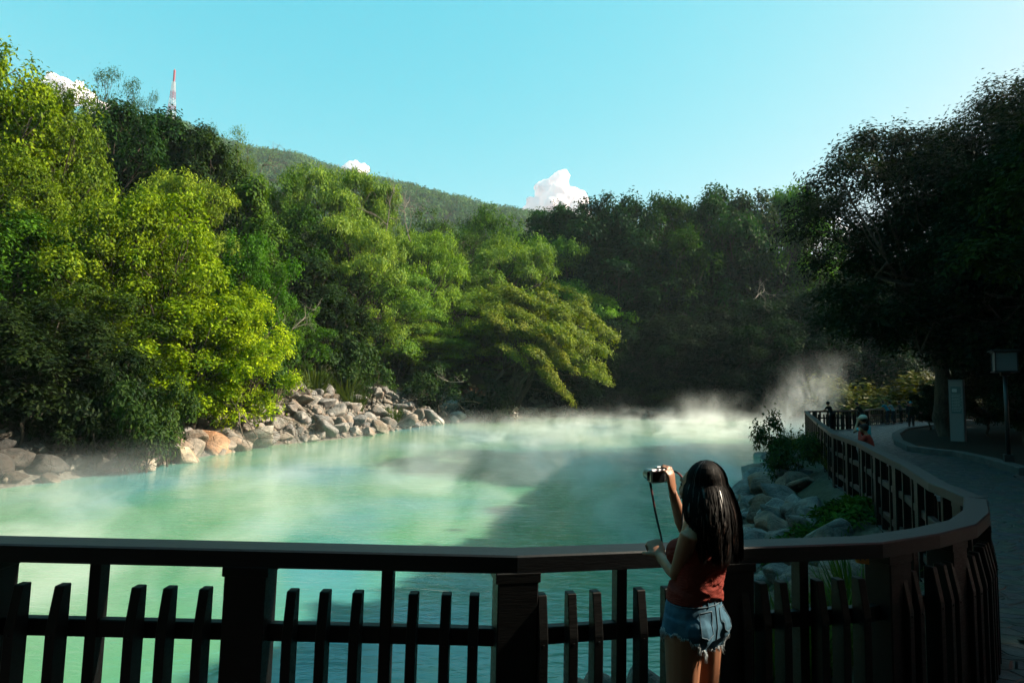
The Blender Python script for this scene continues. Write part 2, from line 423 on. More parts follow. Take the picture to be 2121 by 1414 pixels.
# dark tree with larger drooping leaves
for i in range(3):
    r_ = np.random.default_rng(40+i)
    arch('dark%d' % i, 11, envelope(r_, 28, 4.2, 11, 1.2, 1.25, irregular=.7), 50+i, 1400, 24, .24, .30, 'leaf_gloss', dict(r0=.26, fork=.3), aspect=.5, droop=.55, spread=.55)
# tree with flat layers of fine leaves
for i in range(3):
    r_ = np.random.default_rng(60+i); cl = []
    for k in range(26):
        a = k*2.399; lev = r_.random()
        rr = 5.0*math.sqrt((k+.5)/26); z = 7.3-(rr/5)**2*2.4+r_.normal()*.6
        cl.append(((math.cos(a)*rr, math.sin(a)*rr, z), (1.25+.6*r_.random(), 1.25+.6*r_.random(), .85)))
    for k in range(16):
        a = k*2.399; rr = 2.0+3.2*r_.random(); cl.append(((math.cos(a)*rr, math.sin(a)*rr, .9+3.6*r_.random()), (1.3, 1.3, .9)))
    arch('layer%d' % i, 8.3, cl, 70+i, 2100, 28, .24, .23, 'leaf', dict(r0=.24, fork=.4, stems=2), flat=.5, aspect=.34, droop=.15, spread=.75, up=.2, inner=.45)
# the same without low boughs, for trees that lean out over water
for i in range(3):
    r_ = np.random.default_rng(360+i); cl = []
    for k in range(24):
        a = k*2.399; rr = 4.6*math.sqrt((k+.5)/24); z = 7.4-(rr/4.6)**2*(1.9 if k % 3 else 3.2)+r_.normal()*.45
        cl.append(((math.cos(a)*rr, math.sin(a)*rr, z), (1.2+.6*r_.random(), 1.2+.6*r_.random(), .65)))
    arch('umbrella%d' % i, 8.3, cl, 370+i, 1500, 28, .22, .22, 'leaf', dict(r0=.24, fork=.4, stems=2), flat=.45, aspect=.36, droop=.15, spread=.7, up=.2, inner=.45)
# tall dense tree
for i in range(3):
    r_ = np.random.default_rng(80+i)
    arch('tall%d' % i, 18, envelope(r_, 46, 5.3, 18, 1.5, 1.45, irregular=.7), 90+i, 2200, 26, .33, .38, 'leaf_gloss', dict(r0=.4, fork=.35, twigs=1), aspect=.5, droop=.2, spread=.75)
# airy tree, gaps between the twigs
for i in range(2):
    r_ = np.random.default_rng(100+i)
    arch('airy%d' % i, 9, envelope(r_, 15, 3.6, 9, 3.2, .95, irregular=.9, flat=.5), 110+i, 420, 16, .25, .20, 'leaf', dict(r0=.15, fork=.55, twigs=3), flat=.5, aspect=.3, droop=.2)
# near tree with big leaves in drooping clusters
for i in range(2):
    r_ = np.random.default_rng(120+i)
    arch('broad%d' % i, 14, envelope(r_, 40, 5.6, 14, 2.4, 1.4, irregular=.6), 130+i, 5600, 28, .22, .20, 'leaf_gloss', dict(r0=.33, fork=.3, twigs=1), gaps=.35, aspect=.42, droop=.75, spread=.5)
# shrub
for i in range(3):
    r_ = np.random.default_rng(140+i)
    arch('shrub%d' % i, 1.7, envelope(r_, 10, 1.15, 1.7, .05, .42, irregular=.6), 150+i, 330, 24, .09, .13, 'leaf', dict(r0=.05, fork=.2, stems=3), aspect=.42, droop=.1)
# climbing plant hanging like a curtain over a stump
r_ = np.random.default_rng(160); cl = []
for k in range(22):
    z = 9.2*(k+.5)/22; a = r_.random()*6.28; rr = .9*(1.2-z/11); cl.append(((math.cos(a)*rr, math.sin(a)*rr, z), (.95, .95, .9)))
arch('vine0', 9.5, cl, 161, 1150, 22, .2, .20, 'leaf', dict(r0=.3, fork=.8), aspect=.75, droop=.9, spread=.35)
# fern leaved palm-like tree
def frond_mesh(name, H, nf, L, rng, z0, lean=0.0):
    Vs = []; Fs = []; ts = []; nb = 0
    for k in range(nf):
        a = k*2.399; el = .25+1.0*rng.random(); P = Vector((0, 0, z0)); d = Vector((math.cos(a)*math.cos(el), math.sin(a)*math.cos(el), math.sin(el)))
        seg = 22; pts = []
        for i in range(seg):
            pts.append(P.copy()); P = P+d*(L/seg); d.z -= .095; d.normalize()
        cen = []; out = []; sz = []
        for i in range(1, seg):
            t = (pts[i]-pts[i-1]).normalized(); s = t.cross(Vector((0, 0, 1))).normalized()
            for sg in (-1, 1):
                for q in range(2):
                    cen.append(pts[i-1].lerp(pts[i], q*.5)); out.append(s*sg+t*.6); sz.append(L*.26*math.sin(math.pi*(.12+.8*i/seg)))
        V, Fq = leaves(np.array(cen), np.array(out)*3, np.array(sz), rng, .12, .6, .25, along=True)
        Vs.append(V); Fs.append(Fq+nb); nb += len(V); ts.append(np.full(len(Fq), rng.random()))
    return npmesh(name, np.concatenate(Vs), np.concatenate(Fs), False, {'v': np.concatenate(ts)}), np.concatenate(Vs)
for key, H, nf, L, z0 in (('palm0', 6.5, 16, 2.4, 5.4), ('fern0', 1.2, 18, 1.5, .1)):
    rng = np.random.default_rng(170+nf); cm, V = frond_mesh('crown', H, nf, L, rng, z0); cm.materials.append(M['leaf'])
    mb = MB(); mb.tube([(0, 0, -.5), (.1, 0, z0*.5), (0, 0, z0)], [.14, .11, .09] if z0 > 1 else [.05, .05, .04], 8); tm_ = mb.mesh('trunk'); tm_.materials.append(M['bark'])
    ARCH[key] = dict(crown=cm, trunk=tm_, top=float(V[:, 2].max()), rad=float(np.quantile(np.hypot(V[:, 0], V[:, 1]), .97)))
# grass tussock: arching blades
def blades(n, L, spread, rng, wid=.012, curve=.9):
    V = []; F_ = []; t = []
    for i in range(n):
        a = rng.random()*6.283; r0 = rng.random()**.5*spread; x, y = math.cos(a)*r0, math.sin(a)*r0
        a += rng.normal()*.5; l = L*(.55+.6*rng.random()); el = 1.45-.5*rng.random(); d = Vector((math.cos(a)*math.cos(el), math.sin(a)*math.cos(el), math.sin(el)))
        p = Vector((x, y, -.03)); s = Vector((-math.sin(a), math.cos(a), 0)); b0 = len(V); sg = 6
        for k in range(sg+1):
            w_ = wid*(1-(k/sg)**1.5)+.001; V += [p-s*w_, p+s*w_]; p = p+d*(l/sg); d.z -= curve/sg*(.5+rng.random()); d.normalize()
        v = rng.random()
        for k in range(sg): F_.append((b0+2*k, b0+2*k+1, b0+2*k+3, b0+2*k+2)); t.append(v)
    return npmesh('blades', np.array([tuple(v) for v in V]), np.array(F_), False, {'v': t})
GR = [blades(170, .62, .16, np.random.default_rng(200+i)) for i in range(3)]
for g_ in GR: g_.materials.append(M['leaf'])

# ------------------------------------------------------------------ placing
rngP = random.Random(11)
def place(key, name, label, cat, group, x, y, z, s, col, rz=None, sx=1.0, sz=1.0, tilt=(0, 0), bark=True):
    A = ARCH[key]; o = empty(name, (x, y, z), rz if rz is not None else rngP.random()*6.28)
    o.rotation_euler = (tilt[0], tilt[1], o.rotation_euler.z); o.scale = (s*sx, s*sx, s*sz)
    tag(o, label, cat, group)
    c = link('crown' if name.endswith('tree') or name == 'creeper' else 'foliage', A['crown'], None, o); c.color = (*col, 1)
    if bark: link('trunk' if name.endswith('tree') else 'stem', A['trunk'], None, o)
    return o
def tree_px(key, name, label, group, px, py, y, col, h=None, wpx=None, cat='tree', overhang=False, **kw):
    """a tree whose top stands where the ray through (px, py) reaches depth y; real base on the ground"""
    A = ARCH[key]
    for _ in range(30):
        p = atd(px, py, y); q_ = np.array([[p.x, p.y]]); rw = (wpx/2/F_PX*y) if wpx else 3
        if overhang or inside(q_, strip)[0] or (seg_dist(q_, pond)[0] > rw*.8+3.5 and not inside(q_, pond)[0]): break
        y += .8
    z0 = hz(p.x, p.y)-.15
    H = p.z-z0
    if h is not None: z0 = p.z-h; H = h
    s = H/A['top']; sx = 1.0
    if wpx is not None: sx = (wpx/2/F_PX*y)/(A['rad']*s)
    return place(key, name, label, cat, group, p.x, p.y, z0, s, col, sx=sx, **kw)
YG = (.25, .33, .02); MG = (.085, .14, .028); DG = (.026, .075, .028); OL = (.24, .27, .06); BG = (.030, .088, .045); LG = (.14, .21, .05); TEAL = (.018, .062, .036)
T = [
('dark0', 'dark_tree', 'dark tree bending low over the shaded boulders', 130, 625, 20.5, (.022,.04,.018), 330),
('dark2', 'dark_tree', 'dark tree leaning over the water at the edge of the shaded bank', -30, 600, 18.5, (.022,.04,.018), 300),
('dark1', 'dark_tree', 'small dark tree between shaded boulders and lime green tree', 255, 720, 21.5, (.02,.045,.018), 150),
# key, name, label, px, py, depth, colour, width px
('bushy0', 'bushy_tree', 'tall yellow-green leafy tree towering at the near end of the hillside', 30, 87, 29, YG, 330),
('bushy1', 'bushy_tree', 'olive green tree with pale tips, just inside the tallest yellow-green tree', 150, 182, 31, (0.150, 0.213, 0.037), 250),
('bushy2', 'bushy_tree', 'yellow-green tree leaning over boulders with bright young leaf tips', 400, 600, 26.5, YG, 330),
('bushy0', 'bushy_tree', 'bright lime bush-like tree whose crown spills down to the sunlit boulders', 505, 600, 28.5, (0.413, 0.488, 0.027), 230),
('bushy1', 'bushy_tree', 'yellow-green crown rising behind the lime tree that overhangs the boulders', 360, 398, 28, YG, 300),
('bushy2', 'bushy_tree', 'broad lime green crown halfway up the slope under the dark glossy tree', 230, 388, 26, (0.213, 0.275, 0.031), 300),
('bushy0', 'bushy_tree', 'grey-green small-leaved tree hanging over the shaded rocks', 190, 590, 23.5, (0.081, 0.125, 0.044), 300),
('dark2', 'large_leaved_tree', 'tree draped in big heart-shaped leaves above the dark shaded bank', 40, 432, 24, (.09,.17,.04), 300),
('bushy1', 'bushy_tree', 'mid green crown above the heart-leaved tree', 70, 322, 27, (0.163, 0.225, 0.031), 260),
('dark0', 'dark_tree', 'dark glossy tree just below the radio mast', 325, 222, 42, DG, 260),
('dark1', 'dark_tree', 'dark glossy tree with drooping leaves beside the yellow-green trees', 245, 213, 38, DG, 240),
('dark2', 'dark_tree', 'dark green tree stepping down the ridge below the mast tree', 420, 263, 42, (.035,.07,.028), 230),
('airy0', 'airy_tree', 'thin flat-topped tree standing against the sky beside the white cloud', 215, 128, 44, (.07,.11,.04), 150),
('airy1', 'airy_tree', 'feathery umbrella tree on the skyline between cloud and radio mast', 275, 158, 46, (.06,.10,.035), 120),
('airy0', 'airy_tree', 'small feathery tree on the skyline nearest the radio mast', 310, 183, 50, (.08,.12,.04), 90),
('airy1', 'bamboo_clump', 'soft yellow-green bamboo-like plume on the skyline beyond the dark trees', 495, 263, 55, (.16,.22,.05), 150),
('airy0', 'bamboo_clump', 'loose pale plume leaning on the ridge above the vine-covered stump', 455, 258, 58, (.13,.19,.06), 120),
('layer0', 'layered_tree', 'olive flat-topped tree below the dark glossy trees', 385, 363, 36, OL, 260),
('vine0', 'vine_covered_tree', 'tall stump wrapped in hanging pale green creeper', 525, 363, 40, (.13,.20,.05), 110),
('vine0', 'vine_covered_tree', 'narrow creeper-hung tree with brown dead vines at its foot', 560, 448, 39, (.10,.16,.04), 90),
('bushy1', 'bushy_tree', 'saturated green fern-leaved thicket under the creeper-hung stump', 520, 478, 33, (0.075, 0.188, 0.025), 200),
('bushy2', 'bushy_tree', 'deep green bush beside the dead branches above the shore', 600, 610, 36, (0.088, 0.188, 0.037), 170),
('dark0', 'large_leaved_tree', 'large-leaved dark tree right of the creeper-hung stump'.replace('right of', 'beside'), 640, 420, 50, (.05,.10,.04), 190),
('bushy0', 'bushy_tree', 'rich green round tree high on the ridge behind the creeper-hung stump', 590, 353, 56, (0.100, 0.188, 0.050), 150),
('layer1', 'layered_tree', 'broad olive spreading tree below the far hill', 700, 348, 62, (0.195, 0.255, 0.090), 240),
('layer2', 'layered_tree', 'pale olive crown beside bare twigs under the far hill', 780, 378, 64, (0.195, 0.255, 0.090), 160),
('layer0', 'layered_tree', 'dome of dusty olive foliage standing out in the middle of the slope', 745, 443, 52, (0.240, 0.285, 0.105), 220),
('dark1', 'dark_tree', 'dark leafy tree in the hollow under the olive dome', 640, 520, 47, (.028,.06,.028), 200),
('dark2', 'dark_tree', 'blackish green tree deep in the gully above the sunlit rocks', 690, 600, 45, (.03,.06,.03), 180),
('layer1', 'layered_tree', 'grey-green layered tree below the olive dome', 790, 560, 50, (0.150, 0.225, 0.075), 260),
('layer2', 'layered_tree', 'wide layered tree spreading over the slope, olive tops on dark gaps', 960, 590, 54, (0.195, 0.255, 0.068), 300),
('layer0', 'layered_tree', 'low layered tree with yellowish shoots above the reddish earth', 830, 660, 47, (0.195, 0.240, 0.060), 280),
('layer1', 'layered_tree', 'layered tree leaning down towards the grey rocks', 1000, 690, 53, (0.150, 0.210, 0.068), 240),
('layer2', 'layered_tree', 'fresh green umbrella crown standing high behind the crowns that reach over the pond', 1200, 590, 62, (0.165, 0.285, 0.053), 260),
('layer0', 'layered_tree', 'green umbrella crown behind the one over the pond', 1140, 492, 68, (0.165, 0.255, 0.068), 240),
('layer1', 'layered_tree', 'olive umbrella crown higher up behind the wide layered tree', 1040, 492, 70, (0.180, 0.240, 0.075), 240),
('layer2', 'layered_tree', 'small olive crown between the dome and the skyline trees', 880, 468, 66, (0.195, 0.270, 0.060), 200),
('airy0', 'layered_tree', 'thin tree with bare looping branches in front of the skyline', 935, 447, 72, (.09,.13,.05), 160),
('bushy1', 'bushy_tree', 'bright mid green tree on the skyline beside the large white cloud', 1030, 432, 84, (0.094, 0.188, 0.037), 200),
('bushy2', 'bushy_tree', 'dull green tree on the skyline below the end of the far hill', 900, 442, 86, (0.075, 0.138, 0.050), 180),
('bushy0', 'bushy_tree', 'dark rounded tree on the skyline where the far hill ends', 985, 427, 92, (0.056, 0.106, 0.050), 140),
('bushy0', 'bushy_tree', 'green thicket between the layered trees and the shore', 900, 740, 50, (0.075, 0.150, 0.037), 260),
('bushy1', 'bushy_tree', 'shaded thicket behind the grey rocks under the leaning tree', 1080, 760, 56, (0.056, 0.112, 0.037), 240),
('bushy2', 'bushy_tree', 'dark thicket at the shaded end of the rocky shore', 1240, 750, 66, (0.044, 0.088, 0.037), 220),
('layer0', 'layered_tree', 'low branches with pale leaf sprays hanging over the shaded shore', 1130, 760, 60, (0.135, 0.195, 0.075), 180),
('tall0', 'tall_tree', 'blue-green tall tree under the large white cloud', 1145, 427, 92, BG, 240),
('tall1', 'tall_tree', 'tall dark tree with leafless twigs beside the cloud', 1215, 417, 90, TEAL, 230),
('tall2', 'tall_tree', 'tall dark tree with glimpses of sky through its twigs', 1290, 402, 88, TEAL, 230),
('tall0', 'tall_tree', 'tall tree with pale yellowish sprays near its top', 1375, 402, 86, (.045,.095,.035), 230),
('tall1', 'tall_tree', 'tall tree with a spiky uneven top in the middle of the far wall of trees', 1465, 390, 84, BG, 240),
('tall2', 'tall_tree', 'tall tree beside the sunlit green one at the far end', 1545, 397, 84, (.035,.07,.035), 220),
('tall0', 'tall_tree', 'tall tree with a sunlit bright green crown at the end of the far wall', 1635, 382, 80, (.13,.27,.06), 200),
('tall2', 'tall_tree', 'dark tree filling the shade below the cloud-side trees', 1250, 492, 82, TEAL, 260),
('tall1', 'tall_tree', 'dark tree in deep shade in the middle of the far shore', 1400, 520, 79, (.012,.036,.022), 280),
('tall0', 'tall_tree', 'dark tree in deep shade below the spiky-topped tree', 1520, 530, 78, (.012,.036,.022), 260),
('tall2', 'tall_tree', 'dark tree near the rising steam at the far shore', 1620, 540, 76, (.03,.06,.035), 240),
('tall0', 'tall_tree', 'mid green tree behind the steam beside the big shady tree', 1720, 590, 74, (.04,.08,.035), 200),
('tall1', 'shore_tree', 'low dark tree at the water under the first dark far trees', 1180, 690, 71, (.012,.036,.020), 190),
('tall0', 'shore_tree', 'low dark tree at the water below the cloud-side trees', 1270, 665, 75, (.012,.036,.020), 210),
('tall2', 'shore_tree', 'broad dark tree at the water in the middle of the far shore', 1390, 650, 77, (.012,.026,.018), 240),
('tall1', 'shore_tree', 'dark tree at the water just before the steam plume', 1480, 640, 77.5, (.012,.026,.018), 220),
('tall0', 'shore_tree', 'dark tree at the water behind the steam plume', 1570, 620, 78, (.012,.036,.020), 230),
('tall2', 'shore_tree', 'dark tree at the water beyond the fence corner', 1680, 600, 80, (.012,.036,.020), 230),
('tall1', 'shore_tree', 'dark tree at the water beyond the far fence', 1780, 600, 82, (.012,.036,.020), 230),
('bushy1', 'bushy_tree', 'low shaded shrubby tree at the water under the dark far trees', 1350, 760, 76, (0.037, 0.069, 0.037), 200),
('bushy2', 'bushy_tree', 'low shrubby tree with a few glossy leaves beside the steam plume', 1500, 740, 75, (0.037, 0.069, 0.044), 220),
('bushy0', 'bushy_tree', 'shaded shrubby tree behind the steam plume', 1640, 700, 74, (0.044, 0.075, 0.044), 200),
('dark1', 'dark_tree', 'silvery-leaved tree in the shade above the steam plume', 1600, 660, 72, (.05,.075,.05), 180),
]
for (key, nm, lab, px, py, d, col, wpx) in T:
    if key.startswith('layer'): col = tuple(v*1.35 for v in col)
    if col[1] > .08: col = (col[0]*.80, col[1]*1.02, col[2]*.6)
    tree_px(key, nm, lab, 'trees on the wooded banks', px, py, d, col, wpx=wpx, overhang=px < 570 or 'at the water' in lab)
# ------------------------------------------------------------------ trees beside the path; crown gaps are carved so sun reaches chosen ground
def splane(P):
    """where the sun ray through a point meets height 0"""
    P = np.asarray(P, float); t = P[:, 2]/SUN.z
    return np.stack([P[:, 0]-SUN.x*t, P[:, 1]-SUN.y*t], 1)
_sg = splane([(1.55, 1.0, 1.0), (1.65, 2.95, 1.07), (1.15, 3.3, 1.0), (-3.3, 5.6, WZ), (-3.1, 6.4, WZ), (1.5, 19.7, WZ), (14.8, 37, WZ), (32, 60, WZ)])
sun_gap = [(-60, 120), (-60, -3)] + [tuple(p) for p in _sg] + [(60, 120)]
patches = [(onz(1960, 931, 0), 1.5, .55), (onz(1880, 924, 0), .5, .5), (onz(1830, 912, 0), .5, .5), (onz(1440, 985, WZ), 0, 0)]
def carve(cen, rng, cut=True):
    S = splane(cen); n = len(S)
    d = seg_dist(S, sun_gap); ins = inside(S, sun_gap)
    sd = np.where(ins, d, -d)                     # > 0 inside the sunlit ground
    j = vnoise(S[::1], .9, 4.4)*.6 + vnoise(S, 3.2, 1.4)*.3; j *= np.clip((S[:, 1]-2)/4, .25, 1.9)
    kill = (sd + j > .12) & cut
    for p, a, b_ in patches:
        if a: kill |= (((S[:, 0]-p.x)/a)**2+((S[:, 1]-p.y)/b_)**2 + j*1.2) < 1
    return ~kill
def unique_tree(key, name, label, group, x, y, H, col, rz, sx=1.0, seed=1, z0=None, cutlow=None, cut=True):
    A = ARCH[key]; s = H/A['top']; me = A['crown']; n = len(me.polygons)
    V = np.empty(len(me.vertices)*3, np.float32); me.vertices.foreach_get('co', V); V = V.reshape(-1, 4, 3)
    v = np.empty(n, np.float32); me.attributes['v'].data.foreach_get('value', v)
    ca, sa = math.cos(rz), math.sin(rz); X = V[..., 0]*s*sx; Y = V[..., 1]*s*sx; Z = V[..., 2]*s
    # leaves keep their natural size although the crown is scaled
    W = np.stack([X*ca-Y*sa, X*sa+Y*ca, Z], -1); b0 = W[:, :1]; W = b0+(W-b0)/s
    zz = hz(x, y) if z0 is None else z0
    cen = W[:, 0]+np.array([x, y, zz]); rng = np.random.default_rng(seed); keep = carve(cen, rng, cut)
    if cutlow is not None: keep &= cen[:, 2] > cutlow+.5*np.sin(cen[:, 0]*2)
    W = W[keep]; v = v[keep]
    o = empty(name, (x, y, zz)); tag(o, label, 'tree', group)
    cm = npmesh('crown', W.reshape(-1, 3), np.arange(len(W)*4).reshape(-1, 4), False, {'v': v}); cm.materials.append(me.materials[0])
    c = link('crown', cm, None, o); c.color = (*col, 1)
    if cut:
        mb = MB(); mb.tube(limb_path((0, 0, -.4), (.3, .2, H*.5), rng, 6, .05), [.42, .34, .31, .29, .26, .22, .12], 10); mb.build('trunk', M['bark'], o)
    else:
        t = link('trunk', A['trunk'], None, o); t.rotation_euler = (0, 0, rz); t.scale = (s*sx, s*sx, s)
    return o
G_ = 'big shade trees beside the path'
for a in [
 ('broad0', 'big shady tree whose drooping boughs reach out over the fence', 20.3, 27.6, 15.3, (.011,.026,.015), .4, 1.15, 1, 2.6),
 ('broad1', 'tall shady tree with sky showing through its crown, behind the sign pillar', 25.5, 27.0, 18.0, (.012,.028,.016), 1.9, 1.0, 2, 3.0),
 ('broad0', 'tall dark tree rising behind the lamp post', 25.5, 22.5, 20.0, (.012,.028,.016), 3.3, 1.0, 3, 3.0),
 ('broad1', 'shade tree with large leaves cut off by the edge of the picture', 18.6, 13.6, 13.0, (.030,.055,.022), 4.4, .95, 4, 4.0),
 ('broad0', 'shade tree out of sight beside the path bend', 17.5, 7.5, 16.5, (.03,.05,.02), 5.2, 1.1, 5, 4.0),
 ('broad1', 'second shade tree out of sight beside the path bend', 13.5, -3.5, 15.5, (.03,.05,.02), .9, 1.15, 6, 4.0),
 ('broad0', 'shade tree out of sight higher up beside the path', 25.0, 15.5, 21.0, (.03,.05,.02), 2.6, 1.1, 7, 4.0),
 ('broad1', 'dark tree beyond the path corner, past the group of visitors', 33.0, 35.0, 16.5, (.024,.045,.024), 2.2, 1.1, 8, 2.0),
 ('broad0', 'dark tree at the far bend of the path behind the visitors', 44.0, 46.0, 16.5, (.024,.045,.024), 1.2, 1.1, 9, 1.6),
 ('broad1', 'added shade tree out of sight behind the viewer', 4.0, -12.0, 15.0, (.03,.05,.02), 3.9, 1.15, 10, 3.0),  # trees behind the viewer are added, unseen, to block sky light
 ('broad0', 'second added shade tree out of sight behind the viewer', -8.0, -14.0, 15.0, (.03,.05,.02), 4.9, 1.15, 11, 3.0),
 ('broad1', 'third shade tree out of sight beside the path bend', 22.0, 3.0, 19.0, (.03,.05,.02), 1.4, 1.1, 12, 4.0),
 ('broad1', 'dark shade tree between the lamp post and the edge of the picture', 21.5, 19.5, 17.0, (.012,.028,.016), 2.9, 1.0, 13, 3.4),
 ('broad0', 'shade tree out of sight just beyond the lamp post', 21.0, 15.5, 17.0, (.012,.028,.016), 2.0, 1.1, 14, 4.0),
 ('broad0', 'added shade tree out of sight close behind the viewer', -1.5, -6.0, 12.5, (.03,.05,.02), 1.0, 1.1, 15, 3.2),  # this and the next two: unseen, added to cut sky light from behind
 ('broad1', 'added shade tree out of sight behind the viewer beside the bed', 7.0, -4.5, 14.0, (.03,.05,.02), 2.5, 1.1, 16, 3.2),
 ('broad0', 'added shade tree out of sight behind the viewer towards the pond', -10.0, -5.0, 13.0, (.03,.05,.02), 3.5, 1.1, 17, 3.2),
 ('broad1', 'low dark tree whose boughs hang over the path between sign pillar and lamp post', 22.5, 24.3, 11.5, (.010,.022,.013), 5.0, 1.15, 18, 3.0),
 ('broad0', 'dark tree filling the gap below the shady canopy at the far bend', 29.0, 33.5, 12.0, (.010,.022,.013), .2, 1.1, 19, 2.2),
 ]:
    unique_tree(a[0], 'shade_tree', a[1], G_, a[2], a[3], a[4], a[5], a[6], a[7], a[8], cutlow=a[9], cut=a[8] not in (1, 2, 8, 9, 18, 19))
# trees further back beside the path close the view
for (key, lab, x, y, H, col) in [
 ('tall0', 'dense tree closing the view behind the lamp post', 36, 26, 15, (.018,.035,.02)),
 ('tall1', 'dense tree closing the view behind the sign pillar', 36, 33, 14, (.018,.035,.02)),
 ('tall2', 'dense tree at the very end of the path', 56, 52, 15, (.03,.055,.025)),
 ('tall0', 'dense tree beyond the far end of the fence', 66, 64, 16, (.03,.055,.025)),
 ('tall1', 'dense tree on the shore behind the far fence', 62, 92, 20, (.025,.05,.03)),
 ('tall2', 'dense tree on the shore beside the second arm of the pond', 48, 92, 20, (.022,.05,.03)),
 ('tall0', 'dense tree at the mouth of the second arm of the pond', 76, 88, 22, (.022,.05,.03)),
 ('tall2', 'tall tree far behind the visitors', 70, 76, 20, (.022,.045,.026)),
 ('tall1', 'tall tree far behind the far bend', 50, 104, 24, (.022,.045,.026)),
 ('tall0', 'tall tree behind the second arm of the pond', 62, 104, 24, (.022,.045,.026)),
 ('tall2', 'tall tree high behind the second arm of the pond', 78, 102, 24, (.022,.045,.026)),
 ('tall1', 'tree glimpsed between trunk and sign pillar', 47, 40, 12, (.02,.04,.02)),
 ('tall0', 'tree glimpsed between sign pillar and lamp post', 50, 33, 12, (.02,.04,.02)),
 ('tall1', 'dense tree out of sight beside the lamp post', 30, 14, 13, (.02,.035,.02)),
 ]:
    place(key, 'tall_tree', lab, 'tree', 'trees closing the path side', x, y, hz(x, y)-.2, H/ARCH[key]['top'], col, sx=1.15)
# low growth under the trees
k = 0
for (lab, px, py, d, s_, col) in [
 ('sunlit yellow-green bush at the bend behind the far fence', 1770, 795, 66, 3.2, (.10,.11,.02)),
 ('sunlit speckled bush on the slope behind the far fence', 1735, 818, 64, 2.4, (.085,.09,.02)),
 ('sunlit olive bush above the group of visitors', 1885, 790, 62, 3.2, (.09,.095,.02)),
 ('speckled yellow bush above the visitors nearest the sign', 1935, 790, 58, 2.8, (.08,.085,.02)),
 ]:
    p = atd(px, py, d); z = hz(p.x, p.y)
    place('shrub%d' % (k % 3), 'shrub', lab, 'shrub', 'shrubs along the path', p.x, p.y, z-.05, max(.6, (p.z-z)/1.7) if d > 40 else s_, col, sx=1.5 if d > 40 else 1.2); k += 1

for (lab, px, d, s_) in [('dark bush behind the sign pillar', 1975, 31, .30), ('dark bush between sign pillar and lamp post', 2045, 28, .32), ('dark bush behind the lamp post', 2118, 23, .34), ('dark bush at the end of the raised bed', 1925, 33, .22)]:
    p = atd(px, 850, d); place('dark%d' % (px % 3), 'shrub', lab, 'shrub', 'shrubs along the path', p.x, p.y, .05, s_, (.015, .028, .016), sx=1.0)
# ------------------------------------------------------------------ shrubs, tussocks, bare branches along the banks
ks = 0
def ground_px(px, py, d):
    p = atd(px, py, d); return p.x, p.y, hz(p.x, p.y)
SH = [
 # label, px, py(top), depth, radius, colour
 ('fresh green shrub on top of the sunlit boulders beside dry twigs', 650, 762, 38, 1.5, (.09,.17,.04)),
 ('grey-green shrub with a brown dead patch above the sunlit boulders', 590, 745, 36, 1.4, (.09,.13,.06)),
 ('trailing green bush spilling over the top of the grey boulders', 850, 772, 45, 1.9, (.07,.16,.03)),
 ('yellowish green trailing bush next to the reddish earth slope', 890, 795, 46, 1.6, (.11,.20,.03)),
 ('green bush over the upper edge of the reddish earth slope', 940, 790, 48, 1.7, (.07,.15,.03)),
 ('low green bush between thicket and boulders above the twigs', 770, 790, 42, 1.5, (.06,.13,.03)),
 ('dark green bush over the shaded boulders past the reddish earth', 1040, 800, 54, 1.6, (.035,.08,.03)),
 ('bush with a few sunlit leaves over the shaded boulders', 1110, 805, 60, 1.9, (.06,.13,.03)),
 ('small sunlit bush at the water near the shaded end of the shore', 1000, 815, 50, 1.0, (.07,.15,.03)),
 ('dark bush at the water where the boulders end', 1290, 800, 72, 2.3, (.03,.06,.03)),
 ('grey-green bush in the shade near the mist', 1380, 800, 77, 2.3, (.035,.065,.035)),
 ('small-leaved dark shrub hanging over the shaded boulders by the water', 300, 810, 20.5, 1.35, (.035,.075,.025)),
 ('dark hanging shrub low on the shaded bank', 205, 760, 20.3, 1.5, (.02,.04,.018)),
 ('dark hanging shrub on the shaded bank near the bare twigs', 60, 740, 19.5, 1.7, (.018,.035,.016)),
 ('dark undergrowth bush between two shaded boulders', 130, 820, 19.5, 1.1, (.018,.035,.016)),
 ('leafy sprig hanging in front of the lime tree in the shade', 345, 790, 22.0, 1.1, (.05,.10,.025)),
 ('bush in the gully below the olive dome tree', 700, 690, 44, 2.2, (.04,.09,.03)),
 ('bush with large glossy leaves under the layered tree', 760, 720, 45, 2.2, (.045,.10,.035)),
 ('rounded bush under the wide layered tree', 900, 715, 52, 2.6, (.035,.075,.03)),
 ('dark rounded bush deep under the wide layered tree', 1010, 745, 57, 2.8, (.025,.05,.025)),
 ('fern-green bush beside the dead white branches', 560, 660, 33, 1.8, (.06,.14,.03)),
]
for (lab, px, py, d, rad, col) in SH:
    if px > 600 and py > 755:
        rad *= .85
        for _ in range(20):
            p = atd(px, py, d)
            if seg_dist(np.array([[p.x, p.y]]), pond)[0] > 4.6+rad: break
            d += 1.5
    p = atd(px, py, d); z = hz(p.x, p.y); z -= .1; ks += 1
    o = place('shrub%d' % (ks % 3), 'shrub', lab, 'shrub', 'shrubs on the wooded bank', p.x, p.y, z, min(2.6, max(.5, (p.z-z)/1.7)), col)
    k_ = rad/1.25/o.scale.x; o.scale.x *= k_; o.scale.y *= k_
